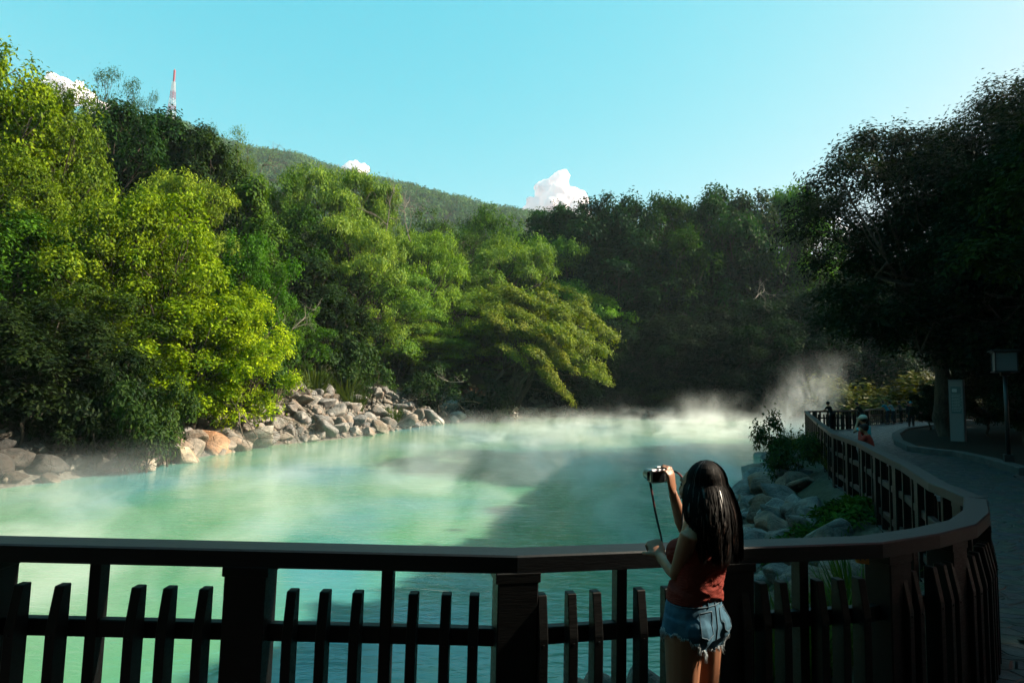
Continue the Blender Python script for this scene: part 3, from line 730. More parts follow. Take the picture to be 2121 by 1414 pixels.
# fillers that clothe the slope between the trees
fr = random.Random(31); nf = 0
words_a = ['low', 'rounded', 'spreading', 'tangled', 'ragged', 'lopsided', 'feathery']; words_b = ['mid green', 'dull green', 'dark green', 'olive']
for it in range(900):
    if nf >= 100: break
    px = fr.uniform(-60, 1700); d = fr.uniform(24, 92); p = atd(px, 800, d)
    P1 = np.array([[p.x, p.y]]); ds1 = seg_dist(P1, pond)[0]
    if inside(P1, pond)[0] or ds1 < 8.2 or inside(P1, strip)[0] or inside(P1, path_poly)[0]: continue
    a = nf % 7; c = fr.randrange(4); col = [(.05,.10,.03), (.035,.07,.028), (.022,.045,.02), (.07,.10,.035)][c]
    where = 'low on the slope' if ds1 < 12 else 'half way up the slope' if ds1 < 28 else 'high on the slope'
    seg = 'behind the lime green trees' if px < 520 else 'behind the trailing bushes' if px < 860 else 'under the olive layered trees' if px < 1150 else 'below the big white cloud' if px < 1300 else 'under the tall dark trees'
    o = place('shrub%d' % (nf % 3), 'undergrowth_bush', '%s %s bush %s, %s' % (words_a[a], words_b[c], where, seg), 'shrub', 'undergrowth bushes on the slope', p.x, p.y, hz(p.x, p.y)-.3, fr.uniform(1.6, 3.0), col, sx=1.3)
    nf += 1
# grass tussocks
def tuft(px, py, z, lab, s, col, grp='grass tussocks by the water', d=None):
    p = onz(px, py, z) if d is None else atd(px, py, d); zz = hz(p.x, p.y)
    o = bpy.data.objects.new('grass_tussock', GR[rngP.randrange(3)]); C.objects.link(o); o.location = (p.x, p.y, zz); o.rotation_euler = (0, 0, rngP.random()*6)
    o.scale = (s, s, s); o.color = (*col, 1); tag(o, lab, 'grass tussock', grp)
GC = (.075, .13, .03)
for i, (gx, gy, s, lab) in enumerate([
 (2.95, 5.15, 1.25, 'long grass tussock growing in the tight curve of the fence'), (2.55, 4.75, 1.2, 'grass tussock brushing the posts inside the fence curve'),
 (2.2, 4.55, 1.15, 'arching grass in front of the long fence, beside the curve'), (1.95, 4.75, 1.1, 'fine grass tussock above the handrail where the curve begins'),
 (2.35, 5.4, 1.3, 'low grass next to the leafy ground cover'), (3.3, 5.6, 1.3, 'tallest grass blades against the dark fence boards'), (2.75, 5.75, 1.2, 'grass tussock between ground cover and the long fence boards')]):
    o = bpy.data.objects.new('grass_tussock', GR[i % 3]); C.objects.link(o); zz = hz(gx, gy); o.location = (gx, gy, zz); o.scale = (s*.8, s*.8, s)
    o.rotation_euler = (0, 0, i*1.3); o.color = (*GC, 1); tag(o, lab, 'grass tussock', 'grass tussocks inside the fence curve')
for px, py, lab, s in [(1625, 950, 'pale grass tussock on top of the rocks below the round bush', 1.6), (1655, 955, 'brownish grass tussock at the foot of the long fence', 1.6), (1690, 975, 'grass tussock between rocks and long fence', 1.3), (1640, 935, 'grass tussock under the dark bush by the fence', 1.5), (1735, 1010, 'dry grass tussock by the fence posts', 1.2), (1780, 1045, 'thin grass tussock by the fence above reddish rocks', 1.1)]:
    tuft(px, py+8, -.45, lab, s, (.10, .12, .04))
for px, py, d, lab, s in [(720, 700, 43, 'tall pampas-like grass arching beside the gully', 4.2), (660, 690, 40, 'tall grass behind the dead white branches', 3.6), (740, 745, 42, 'dry brownish tall grass on the slope', 3.2), (820, 800, 44, 'pale dry grass above the grey boulders', 2.4)]:
    tuft(px, py, 0, lab, s, (.08, .12, .035), 'tall grass on the wooded bank', d)
# leafy ground cover on the near bank: broad pointed leaves
def cover_patch(name, lab, cx_, cy_, rx, ry, n, size, col, hgt, seed):
    rng = np.random.default_rng(seed); a = rng.random(n)*6.283; r0 = np.sqrt(rng.random(n)); X = cx_+np.cos(a)*r0*rx; Y = cy_+np.sin(a)*r0*ry
    Z = height(np.column_stack([X, Y]))+hgt*(1-r0**2)*(.5+.5*rng.random(n))+.03
    out = np.column_stack([np.cos(a)*.5, np.sin(a)*.5, np.full(n, .5)]); cen = np.repeat(np.column_stack([X, Y, Z]), 5, 0); o5 = np.repeat(out, 5, 0)
    V, Fq = leaves(cen, o5, size*(.7+.6*rng.random(len(cen))), rng, .32, .15, .75)
    me = npmesh(name, V, Fq, False, {'v': np.repeat(rng.random(n), 5)}); me.materials.append(M['leaf_gloss'])
    o = link(name, me); o.color = (*col, 1); tag(o, lab, 'ground cover plant', 'leafy plants on the near bank'); return o
p = onz(1690, 1098, -.35); cover_patch('ground_cover_plant', 'leafy dark green ground cover above the handrail beside the rocks', p.x, p.y, .95, .6, 330, .13, (.05,.11,.03), .40, 1)
p = onz(1760, 1104, -.25); cover_patch('ground_cover_plant', 'second patch of pointed leaves running into the grass by the fence', p.x, p.y, .7, .5, 200, .12, (.06,.13,.035), .35, 2)
p = onz(1600, 1165, -.9); cover_patch('ground_cover_plant', 'leafy sprig hanging over rocks, seen below the handrail beside the woman', p.x, p.y, .35, .3, 70, .12, (.05,.11,.03), .35, 3)
p = onz(1530, 1390, -1.1); cover_patch('ground_cover_plant', 'small leafy plant seen between pickets behind the legs of the woman', p.x, p.y, .25, .2, 40, .11, (.10,.16,.03), .3, 4)
p = onz(1680, 1380, -.8); cover_patch('ground_cover_plant', 'weedy plant seen through the gap beside the slim post', p.x, p.y, .25, .3, 60, .09, (.08,.12,.04), .5, 5)
p = atd(1625, 905, 15.5)
o = place('shrub1', 'shrub', 'round dark green bush standing over the water at the corner of the long fence', 'shrub', 'shrubs along the path', p.x, p.y, hz(p.x, p.y), 1.0, (.035,.07,.03), sx=.62, sz=.9); z_ = hz(p.x, p.y)
o.scale.z = (atd(1625, 868, p.y).z-z_)/1.65; o.location.z = z_
# umbrella crowns leaning out over the pond from the bank
for key, lab, x, y, z, s_, tl, col in [
 ('umbrella0', 'fresh green umbrella crown reaching out over the pond', -.6, 61.5, .2, 1.45, 27, (.20,.27,.04)),
 ('umbrella1', 'olive umbrella crown leaning out lowest over the pond', -2.6, 59.0, .2, 1.2, 36, (.22,.26,.05)),
 ('umbrella2', 'umbrella crown leaning out behind the one over the pond', .2, 66.5, .5, 1.6, 27, (.19,.25,.045))]:
    o = place(key, 'layered_tree', lab, 'tree', 'trees on the wooded banks', x, y, z, s_, col, rz=0.0, tilt=(0, R(tl)))
# bare branches
def bare(name, lab, px, py, d, L, az, el, seed, parts=3, mt='deadwood', curl=.0, r0=.05, cat='bare branch', grp='bare branches on the bank', z=None):
    rng = np.random.default_rng(seed); mb = MB()
    def grow(p, dr, L_, r_, lv):
        n = 6; pts = [p]; 
        for i in range(n):
            dr = (dr+Vector(rng.normal(size=3)*.16)+Vector((0, 0, curl))).normalized(); pts.append(pts[-1]+dr*(L_/n))
        mb.tube(pts, [r_*(1-.75*i/n) for i in range(n+1)], 5)
        if lv > 0:
            for k in range(2+lv):
                i = 1+int(rng.random()*(n-1)); nd = (dr+Vector(rng.normal(size=3)*.75)).normalized(); grow(pts[i], nd, L_*(.45+.25*rng.random()), r_*.5, lv-1)
    q = atd(px, py, d) if z is None else onz(px, py, z)
    grow(Vector((0, 0, 0)), Vector((math.cos(az)*math.cos(el), math.sin(az)*math.cos(el), math.sin(el))), L, r0, parts)
    o = mb.build(name, M[mt], None); o.location = q; tag(o, lab, cat, grp); return o
for a in [
 ('dead pale branches reaching up out of the bushes above the boulders', 575, 700, 33.5, 2.6, .3, .55, 1, 3, .02, .045),
 ('tangle of dead twigs above the fresh green shrub', 600, 740, 35, 2.2, 2.6, .5, 2, 3, 0, .03),
 ('arching bare white branches on the skyline above the creeper', 520, 385, 50, 4.2, .6, 1.1, 3, 3, -.08, .06),
 ('bare forked branches in front of the far hill', 800, 480, 60, 5.0, 1.2, 1.2, 4, 3, 0, .07),
 ('bare branches beside the thin tree below the skyline', 850, 500, 62, 5.5, 2.0, 1.1, 5, 3, 0, .07),
 ('pale bare branches in front of the tall dark tree', 1560, 620, 66, 4.5, .5, .9, 6, 3, 0, .05),
 ('curved bare twigs over the shaded shore', 960, 790, 48, 2.0, 3.0, -.2, 7, 2, .15, .03),
 ('bare twigs reaching in from the edge over the shaded bank', -30, 770, 19, 1.8, .2, .25, 8, 3, 0, .03)]:
    bare('dead_branch', a[0], a[1], a[2], a[3], a[4], a[5], a[6], a[7], a[8], curl=a[9], r0=a[10])
for a in [('dry forked driftwood lying over the large pale boulder', 505, 860, 24.0, 1.9, -.9, -.35, 21, 3),
          ('long thin driftwood stick reaching down to the water', 495, 855, 23.6, 1.6, -.6, -.7, 22, 1),
          ('tangle of dry twigs on the sunlit boulders', 560, 860, 27.5, 2.2, .4, .0, 23, 3),
          ('second tangle of dry twigs higher on the sunlit boulders', 610, 835, 30.5, 2.0, 2.9, .1, 24, 3),
          ('broken branch sticking up between the boulders', 570, 835, 29.5, 1.4, 1.2, .9, 25, 2),
          ('fallen stick lying down the reddish earth slope', 920, 835, 44.5, 4.5, -.7, -.18, 26, 1)]:
    bare('driftwood', a[0], a[1], a[2], a[3], a[4], a[5], a[6], a[7], a[8], mt='driftwood', r0=.035, cat='driftwood', grp='driftwood on the boulders')
lg = MB(); a_, b_ = onz(118, 992, WZ), atd(22, 880, 19.8); lg.tube(limb_path(a_, b_, np.random.default_rng(3), 8, .03), [.13, .13, .12, .12, .11, .11, .10, .09, .08], 10)
tag(lg.build('fallen_log', M['bark']), 'long dark log leaning from the shaded bank down into the water', 'log')
# palm on the skyline under the cloud
tree_px('palm0', 'palm_tree', 'small palm standing on the skyline beneath the big white cloud', 'trees on the wooded banks', 1157, 425, 96, (.03, .06, .04), h=14, wpx=34)
# ------------------------------------------------------------------ boulders
def rock_mat(name, a, b_, c, rough=.82, crust=True):
    m = mat(name, rough=rough, spec=.3); b = NB(m); o = b.obj()
    oi = b.n('ShaderNodeObjectInfo')
    off = b.n('ShaderNodeVectorMath', operation='ADD'); cb = b.n('ShaderNodeCombineXYZ')
    for i in range(3): b.l(b.math('MULTIPLY', oi.outputs['Random'], 37.0+i*11), cb.inputs[i])
    b.l(o, off.inputs[0]); b.l(cb.outputs[0], off.inputs[1]); o = off.outputs[0]
    n = b.noise(1.6, 7, .65, o, .4); n2 = b.noise(9, 6, .7, o); n3 = b.noise(.8, 3, .5, o)
    col = b.ramp(n, [(.3, a), (.5, b_), (.68, c)])
    col = b.mix(1.0, col, b.ramp(n2, [(.3, (.6, .6, .6)), (.6, (1.05, 1.03, 1))]), 'MULTIPLY')
    col = b.mix(b.math('MULTIPLY', b.ramp(n3, [(.52, (0, 0, 0)), (.64, (1, 1, 1))]), .45), col, (.24, .15, .09))
    col = b.mix(1.0, col, oi.outputs['Color'], 'MULTIPLY')
    if crust:
        z = b.n('ShaderNodeSeparateXYZ'); b.l(b.pos(), z.inputs[0])
        zz = b.math('ADD', z.outputs[2], b.math('MULTIPLY', n2, -.35))
        f = b.ramp(b.math('MULTIPLY_ADD', zz, 1.0, 1.6+.0), [(.08, (1, 1, 1)), (.26, (0, 0, 0))])
        col = b.mix(b.math('MULTIPLY', f, .7), col, (.50, .43, .33))
    b.col(col); vk = b.n('ShaderNodeTexVoronoi', feature='DISTANCE_TO_EDGE'); vk.inputs['Scale'].default_value = 1.3; b.l(o, vk.inputs['Vector']); b.nor(b.bump(n2, .7, .04, b.bump(n, .7, .12, b.bump(b.ramp(vk.outputs['Distance'], [(0, (0, 0, 0)), (.05, (1, 1, 1))]), .5, .03)))); return m
M['rock'] = rock_mat('boulder_stone', (.14, .14, .135), (.36, .35, .33), (.55, .53, .50))
M['rock_dark'] = rock_mat('shore_stone', (.055, .058, .06), (.13, .13, .13), (.26, .255, .25), rough=.6)
def rock_mesh(seed, sub=3):
    rng = np.random.default_rng(seed); bm = bmesh.new(); bmesh.ops.create_icosphere(bm, subdivisions=sub, radius=1)
    pl = [(Vector(unit(rng, 1)[0]), 0.50+.3*rng.random()) for _ in range(12)]
    sc3 = (1.15, .9+.2*rng.random(), .72+.2*rng.random())
    for v in bm.verts:
        p = v.co.copy()
        p *= 1+.22*noise.noise(p*1.1+Vector((seed*3.1, 0, 0)))
        for n_, c in pl:
            d = p.dot(n_)
            if d > c: p -= n_*(d-c)*.97
        p += p.normalized()*(.05*noise.noise(p*3.5+Vector((0, seed, 0)))+.02*noise.noise(p*8))
        v.co = Vector((p.x*sc3[0], p.y*sc3[1], p.z*sc3[2]))
    me = bpy.data.meshes.new('boulder'); bm.to_mesh(me); bm.free()
    me.polygons.foreach_set('use_smooth', np.ones(len(me.polygons), bool)); me.update(); return me
ROCK = [rock_mesh(300+i) for i in range(9)]; ROCKD = []
for r_ in ROCK:
    d_ = r_.copy(); d_.materials.append(M['rock_dark']); ROCKD.append(d_); r_.materials.append(M['rock'])
rr = random.Random(7)
def boulder(x, y, z, s, label, group, dark=False, tint=(1, 1, 1)):
    o = bpy.data.objects.new('rock' if dark else 'boulder', rr.choice(ROCKD if dark else ROCK)); C.objects.link(o)
    o.location = (x, y, z); o.rotation_euler = (rr.uniform(-.6, .6), rr.uniform(-.6, .6), rr.uniform(0, 6.28))
    o.scale = (s*rr.uniform(.85, 1.25), s*rr.uniform(.85, 1.2), s*rr.uniform(.7, 1.0)); o.color = (*tint, 1)
    tag(o, label, 'rock' if dark else 'boulder', group); return o
def shore_pt(t):
    """t in 0..1 along the bank in view; returns the point and the outward (uphill) normal"""
    L = [Vector((v.x, v.y)) for v in left_shore]; ds_ = [(L[i+1]-L[i]).length for i in range(len(L)-1)]; T_ = sum(ds_)*t
    for i, d in enumerate(ds_):
        if T_ <= d or i == len(ds_)-1:
            p = L[i].lerp(L[i+1], min(1, T_/d)); e = (L[i+1]-L[i]).normalized(); return p, Vector((-e.y, e.x))
        T_ -= d
zones = [(0, 330, 'in deep tree shade'), (330, 560, 'below the lime green tree'), (560, 760, 'in the sunlit pile'),
         (760, 930, 'under trailing bushes'), (930, 1080, 'beside reddish earth'), (1080, 1400, 'along the shaded far shore')]
def px_of(x, y, z):
    v = CM.transposed() @ (Vector((x, y, z))-CO); return 1060.5+F_PX*v.x/-v.z, 707-F_PX*v.y/-v.z
placed = []
def try_rock(p, s, k=.62):
    for q, sq in placed:
        if (p-q).length < (s+sq)*k: return False
    placed.append((p, s)); return True
rows = ['at the waterline', 'mid pile', 'atop the pile']
cnt = 0
for it in range(6000):
    if cnt >= 280: break
    t = rr.random() if rr.random() < .5 else rr.uniform(.05, .52); p, n_ = shore_pt(t); far = p.y
    wid = 5.2 if p.y > 24 else 3.4
    off = rr.random()*wid*(1.0 if rr.random() < .8 else .3) - .1; q = p+n_*off
    px, py = px_of(q.x, q.y, -1)
    if 925 < px < 1050 and rr.random() < .75: continue
    s = (.26+.34*rr.random()**1.6)*(1.0+.009*far)*(.85 if px < 335 else 1.2 if px < 560 and off < 1.5 else 1)
    if not try_rock(q, s, .50): continue
    z = hz(q.x, q.y)+s*.38
    zn = [z_ for z_ in zones if px < z_[1]] or [zones[-1]]; zn = zn[0][2]
    row = rows[0 if off < 1.1 else (1 if off < 3.2 else 2)]
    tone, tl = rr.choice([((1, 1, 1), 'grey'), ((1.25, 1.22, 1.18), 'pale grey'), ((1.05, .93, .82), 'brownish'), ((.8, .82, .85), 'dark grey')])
    if px < 335: tone = tuple(v_*.22 for v_ in tone); tl = 'dark shade-tinted '+tl.replace('pale ', '').replace('dark ', '')  # tint darkened to stand in for the tree shade on this stretch
    if px > 900: tone = tuple(v_*1.75 for v_ in tone)  # paler tint stands in for sunlight the trees block here
    size = 'large' if s > .62 else 'small' if s < .42 else 'mid-sized'
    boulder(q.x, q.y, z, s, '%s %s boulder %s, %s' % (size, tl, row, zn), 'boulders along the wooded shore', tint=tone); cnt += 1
# big ones seen singly
for px, py, s, lab, tone in [
 (445, 925, .95, 'big orange-stained boulder at the water beside the pale ledge', (1.5, .95, .6)),
 (300, 962, .42, 'small whitish rock standing in the water by the shaded bank', (1.4, 1.3, 1.15)),
 (385, 945, .60, 'flat cream coloured rock ledge at the water', (1.6, 1.35, 1.05)),
 (495, 900, 1.0, 'large pale boulder with thin twigs lying over it', (1.35, 1.28, 1.15)),
 (570, 888, 1.1, 'largest rounded pale boulder at the water under the dry twigs', (1.3, 1.25, 1.15)),
 (670, 880, .85, 'dark-topped boulder at the water in the sunlit pile', (.8, .8, .82)),
 (215, 930, .8, 'big dark boulder in the shade behind the hanging shrub', (.26, .25, .23)),  # this and the next two carry the bank's shade in their tint
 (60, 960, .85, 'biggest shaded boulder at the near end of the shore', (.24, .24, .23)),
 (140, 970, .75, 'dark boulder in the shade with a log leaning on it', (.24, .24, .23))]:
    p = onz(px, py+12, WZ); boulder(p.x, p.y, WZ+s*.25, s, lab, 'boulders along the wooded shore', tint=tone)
# rocks of the near bank, right of the pond
placed = []; cnt = 0
FL = [Vector(p) for p in fence_line]
for it in range(9000):
    if cnt >= 100: break
    px = rr.uniform(1500, 1860); py = rr.uniform(925, 1330); zz = -.8
    p = onz(px, py, rr.uniform(-1.3, -.35)); q = Vector((p.x, p.y))
    P1 = np.array([[p.x, p.y]])
    if inside(P1, pond)[0] and seg_dist(P1, pond)[0] > .35: continue
    if inside(P1, path_poly)[0] or seg_dist(P1, path_poly)[0] < .55: continue
    s = rr.uniform(.20, .40)*(1+.02*p.y)
    if not try_rock(q, s, .58): continue
    h_ = hz(p.x, p.y)
    row = 'at the water' if h_ < -.95 else 'mid bank' if h_ < -.5 else 'high on the bank'
    tone, tl = rr.choice([((1, 1, 1.03), 'grey'), ((1.3, 1.32, 1.35), 'pale bluish grey'), ((1.25, .9, .7), 'reddish brown'), ((.75, .78, .8), 'dark grey')])
    tl = ('small ' if s < .3 else 'large ' if s > .4 else 'mid-sized ')+tl
    wh = 'near the round bush' if p.y > 15 else 'half way along the long fence' if p.y > 11 else 'below the first boards of the long fence' if p.y > 8.5 else 'beside the leafy ground cover' if p.y > 6.2 else 'seen through the pickets'
    boulder(p.x, p.y, h_+s*.28, s, '%s rock %s, %s' % (tl, row, wh), 'rocks on the near bank', True, tone); cnt += 1
for px, py, s, lab in [(1080, 1412, .28, 'pale rock at the foot of the big fence post'), (1205, 1412, .2, 'cream rock just under the pickets in the blue water'), (1245, 1405, .24, 'pale upright rock between two pickets'), (1340, 1420, .35, 'grey rock under the pickets beside the woman'),
                       (1560, 1190, .5, 'round grey rock seen under the rail behind the woman'), (1600, 1215, .45, 'large light rock behind the pickets'), (1440, 1425, .4, 'pale rock behind the legs of the woman')]:
    p = onz(px, py+25, WZ); boulder(p.x, p.y, WZ+s*.2, s, lab, 'rocks on the near bank', True, (1.5, 1.4, 1.25))

# finer rubble between the boulders: far too many pieces to count
rg = np.random.default_rng(44); small = [rock_mesh(400+i, 1) for i in range(4)]; Vs = []; Fs = []; nb = 0
for me_ in small: me_.calc_loop_triangles()
sv = [np.array([tuple(v.co) for v in me_.vertices]) for me_ in small]; sf = [np.array([tuple(t.vertices) for t in me_.loop_triangles]) for me_ in small]
n_r = 3800; tt = np.where(rg.random(n_r) < .6, rg.uniform(.08, .55, n_r), rg.random(n_r)); oo = rg.random(n_r)**.8*5.6-.1; PP = []
for t_, o_ in zip(tt, oo):
    p_, q_ = shore_pt(float(t_)); PP.append((p_.x+q_.x*o_+rg.normal()*.1, p_.y+q_.y*o_+rg.normal()*.1))
PP = np.array(PP); HH = height(PP)
for (x, y), h_ in zip(PP, HH):
    k = int(rg.random()*4); s = .07+.17*rg.random()**2; A_ = Euler(rg.random(3)*6.28).to_matrix(); v = sv[k]@np.array(A_).T*s+np.array([x, y, h_+s*.3]); Vs.append(v); Fs.append(sf[k]+nb); nb += len(v)
rm = npmesh('rubble', np.concatenate(Vs), np.concatenate(Fs), False); ro = link('rubble', rm, M['rock']); ro.color = (.85, .8, .74, 1); tag(ro, 'loose grey rubble filling the gaps between the boulders', 'rubble', kind='stuff')
# ------------------------------------------------------------------ timber fence
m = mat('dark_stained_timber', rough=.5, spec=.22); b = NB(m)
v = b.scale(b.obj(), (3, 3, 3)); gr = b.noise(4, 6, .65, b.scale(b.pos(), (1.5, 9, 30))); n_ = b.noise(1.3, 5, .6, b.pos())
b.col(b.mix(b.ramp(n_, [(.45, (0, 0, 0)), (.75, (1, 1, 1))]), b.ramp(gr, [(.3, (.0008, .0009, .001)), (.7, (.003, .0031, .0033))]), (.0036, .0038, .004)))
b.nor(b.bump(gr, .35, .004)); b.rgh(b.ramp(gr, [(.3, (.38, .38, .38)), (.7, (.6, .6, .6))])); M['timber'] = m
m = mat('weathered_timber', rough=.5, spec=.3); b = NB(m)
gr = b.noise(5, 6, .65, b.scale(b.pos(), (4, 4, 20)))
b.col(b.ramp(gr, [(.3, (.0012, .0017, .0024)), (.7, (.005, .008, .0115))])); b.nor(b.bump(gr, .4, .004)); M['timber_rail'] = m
def offset_line(L, w_):
    L = [Vector(p) for p in L]; out = []
    for i, p in enumerate(L):
        a = (p-L[i-1]).normalized() if i else None; c = (L[i+1]-p).normalized() if i < len(L)-1 else None
        a = a or c; c = c or a; na = Vector((a.y, -a.x)); nc = Vector((c.y, -c.x)); n = (na+nc).normalized()
        out.append(p+n*(w_/max(.6, n.dot(na))))
    return out
def sweep(mb, L, o0, o1, z0, z1, bev=.008):
    """beam with a bevelled rectangular section along the line; offsets to the path side"""
    prof = [(o0, z0), (o1, z0), (o1, z1-bev), (o1-bev, z1), (o0+bev, z1), (o0, z1-bev)]
    rings = [[(p.x, p.y, z) for p in offset_line(L, o)] for o, z in prof]
    n = len(L); k = len(prof); vs = [rings[j][i] for i in range(n) for j in range(k)]; fs = []
    for i in range(n-1):
        for j in range(k): q = (j+1) % k; fs.append((i*k+j, i*k+q, (i+1)*k+q, (i+1)*k+j))
    fs += [tuple(range(k-1, -1, -1)), tuple(range((n-1)*k, n*k))]
    mb.add(vs, fs)
def along(L, s):
    L = [Vector(p) for p in L]
    for i in range(len(L)-1):
        d = (L[i+1]-L[i]).length
        if s <= d or i == len(L)-2: e = (L[i+1]-L[i]).normalized(); return L[i]+e*s, e
        s -= d
def hit_px(L, px, off):
    """the point of the offset line that the image column px shows at picket-top height"""
    best = None; O = offset_line(L, off)
    for i in range(len(O)-1):
        for k in range(60):
            p = O[i].lerp(O[i+1], k/60); x, y = px_of(p.x, p.y, .9)
            if best is None or abs(x-px) < best[0]: best = (abs(x-px), p, (O[i+1]-O[i]).normalized())
    return best[1], best[2]
def picket(w_=.046, bot=-.28, top=.878):
    pr = [(-.045, bot), (.045, bot), (.045, .685), (.008, top), (-.045, top)]   # (towards path, z), front slopes back
    vs = [(-w_/2, -y, z) for y, z in pr]+[(w_/2, -y, z) for y, z in pr]
    fs = [(0,1,2,3,4), (9,8,7,6,5)]+[(i, i+5, (i+1) % 5+5, (i+1) % 5) for i in range(5)]
    bm = bmesh.new(); bv = [bm.verts.new(v) for v in vs]; [bm.faces.new([bv[i] for i in f]) for f in fs]
    bmesh.ops.recalc_face_normals(bm, faces=bm.faces)
    bmesh.ops.bevel(bm, geom=bm.edges[:], offset=.004, segments=1, affect='EDGES')
    r_ = bmesh.ops.create_cone(bm, segments=8, radius1=.007, radius2=.006, depth=.006, cap_ends=True, matrix=Matrix.Translation((0, -.047, .655)) @ Matrix.Rotation(R(90), 4, 'X'))
    me = bpy.data.meshes.new('picket'); bm.to_mesh(me); bm.free(); me.materials.append(M['timber']); return me
PICK = picket()
pb = MB(); pb.box((0, 0, .355), (.20, .15, 1.27), bev=.006); pb.box((0, 0, .965), (.222, .153, .05), bev=.004)
POST = pb.mesh('post'); POST.materials.append(M['timber'])
sb = MB(); sb.box((0, 0, .355), (.055, .075, 1.27), bev=.004); SLIM = sb.mesh('slim_post'); SLIM.materials.append(M['timber'])
def put(me, nm, p, e, parent, z=0.0):
    o = bpy.data.objects.new(nm, me); C.objects.link(o); o.parent = parent
    o.location = (p.x, p.y, z); o.rotation_euler = (0, 0, math.atan2(e.y, e.x)); return o
# near stretch: straight, then the kink, then the tight curve
NL = fence_line[:12]; RL = fence_line[11:]
fn = empty('fence', (0, 0, 0)); tag(fn, 'dark timber picket fence the woman stands at, with its thick curved handrail', 'fence', 'fence along the pond')
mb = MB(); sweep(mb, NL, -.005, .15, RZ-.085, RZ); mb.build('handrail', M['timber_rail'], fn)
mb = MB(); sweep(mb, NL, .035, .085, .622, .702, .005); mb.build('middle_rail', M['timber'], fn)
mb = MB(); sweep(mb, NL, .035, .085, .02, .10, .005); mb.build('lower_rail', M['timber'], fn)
for px in (-30, 521, 1063, 1512, 1838):
    p, e = hit_px(NL, px, .075); put(POST, 'post', p, e, fn)
for px in (207, 803, 1284, 1656):
    p, e = hit_px(NL, px, .055); put(SLIM, 'slim_post', p, e, fn)
for px in (-130, -45, 43, 125, 280, 353, 427, 606, 674, 740, 860, 921, 983, 1127, 1180, 1234, 1330, 1382, 1432, 1540, 1578, 1620, 1697, 1742, 1784):
    p, e = hit_px(NL, px, .135); put(PICK, 'picket', p, e, fn)
xl = hit_px(NL, -130, .135)[0].x - .18; kk = 1          # the fence runs on beyond the edge of the picture
while xl > -9.4:
    pq = Vector((xl, _b.y+_sl*(xl-_b.x))); nq = Vector((_sl, -1)).normalized()
    if kk % 9 == 5: put(POST, 'post', pq+nq*.075, Vector((1, _sl)), fn)
    elif kk % 9 == 1: put(SLIM, 'slim_post', pq+nq*.055, Vector((1, _sl)), fn)
    else: put(PICK, 'picket', pq+nq*.135, Vector((1, _sl)), fn)
    xl -= .17; kk += 1
# curve: regular pickets
O_ = offset_line(NL, 0); tot = sum((O_[i+1]-O_[i]).length for i in range(len(O_)-1))
s0 = sum((O_[i+1]-O_[i]).length for i in range(7)) + .06
k = 0; s_ = s0+.12
while s_ < tot:
    p, e = along(NL, s_); n2 = Vector((e.y, -e.x))
    if k % 8 == 6: put(POST, 'post', p+n2*.075, e, fn)
    elif k % 8 == 2: put(SLIM, 'slim_post', p+n2*.06, e, fn)
    else: put(PICK, 'picket', p+n2*.135, e, fn)
    s_ += .102; k += 1
bl = MB(); bl.add([(-.03, 0, 0), (.03, 0, .0), (.03, 0, -.03), (-.02, 0, -.024), (-.03, 0, -.008), (-.03, .02, 0), (.03, .02, .0), (.03, .02, -.03), (-.02, .02, -.024), (-.03, .02, -.008)],
   [(0,1,2,3,4), (9,8,7,6,5), (0,5,6,1), (1,6,7,2), (2,7,8,3), (3,8,9,4), (4,9,5,0)])
M['yellow_plate'] = mat('yellow_paint', (.75, .36, .03), .6)
p, e = hit_px(NL, 1789, .10); o = bl.build('bracket_plate', M['yellow_plate'], fn); o.scale = (1.35, 1, 1.5); o.location = (p.x, p.y, RZ-.087); o.rotation_euler = (0, 0, math.atan2(e.y, e.x)); o['label'] = 'yellow bracket plate with two screws'
sb_ = MB(); [sb_.tube([(dx, -.003, -.011), (dx, .003, -.011)], .003, 8) for dx in (-.012, .01)]; M['screw'] = mat('screw_steel', (.05, .04, .03), .5); sb_.build('screw', M['screw'], o)
def run(L, label, sp, nm='fence', pickets=True):
    f = empty(nm, (0, 0, 0)); tag(f, label, 'fence', 'fence along the pond')
    mb = MB(); sweep(mb, L, -.005, .15, RZ-.085, RZ); mb.build('handrail', M['timber_rail'], f)
    for zz, n_ in ((.622, 'middle_rail'), (.18, 'lower_rail')):
        mb = MB(); sweep(mb, L, .03, .09, zz, zz+.08, .005); mb.build(n_, M['timber_rail'], f)
    T_ = sum((Vector(L[i+1])-Vector(L[i])).length for i in range(len(L)-1)); s = .2; k = 0
    np_ = 0
    while s < T_:
        p, e = along(L, s); n2 = Vector((e.y, -e.x))
        if k % 7 == 0: put(POST, 'post', p+n2*.075, e, f)
        elif k % 7 in (2, 5) or not pickets: put(SLIM, 'slim_post', p+n2*.055, e, f)
        elif np_ < 100: put(PICK, 'picket', p+n2*.135, e, f); np_ += 1
        s += sp; k += 1
    return f
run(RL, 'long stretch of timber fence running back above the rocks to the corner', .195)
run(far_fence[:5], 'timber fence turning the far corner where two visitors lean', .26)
run(far_fence[4:], 'distant timber fence lined with visitors', .5, pickets=False)
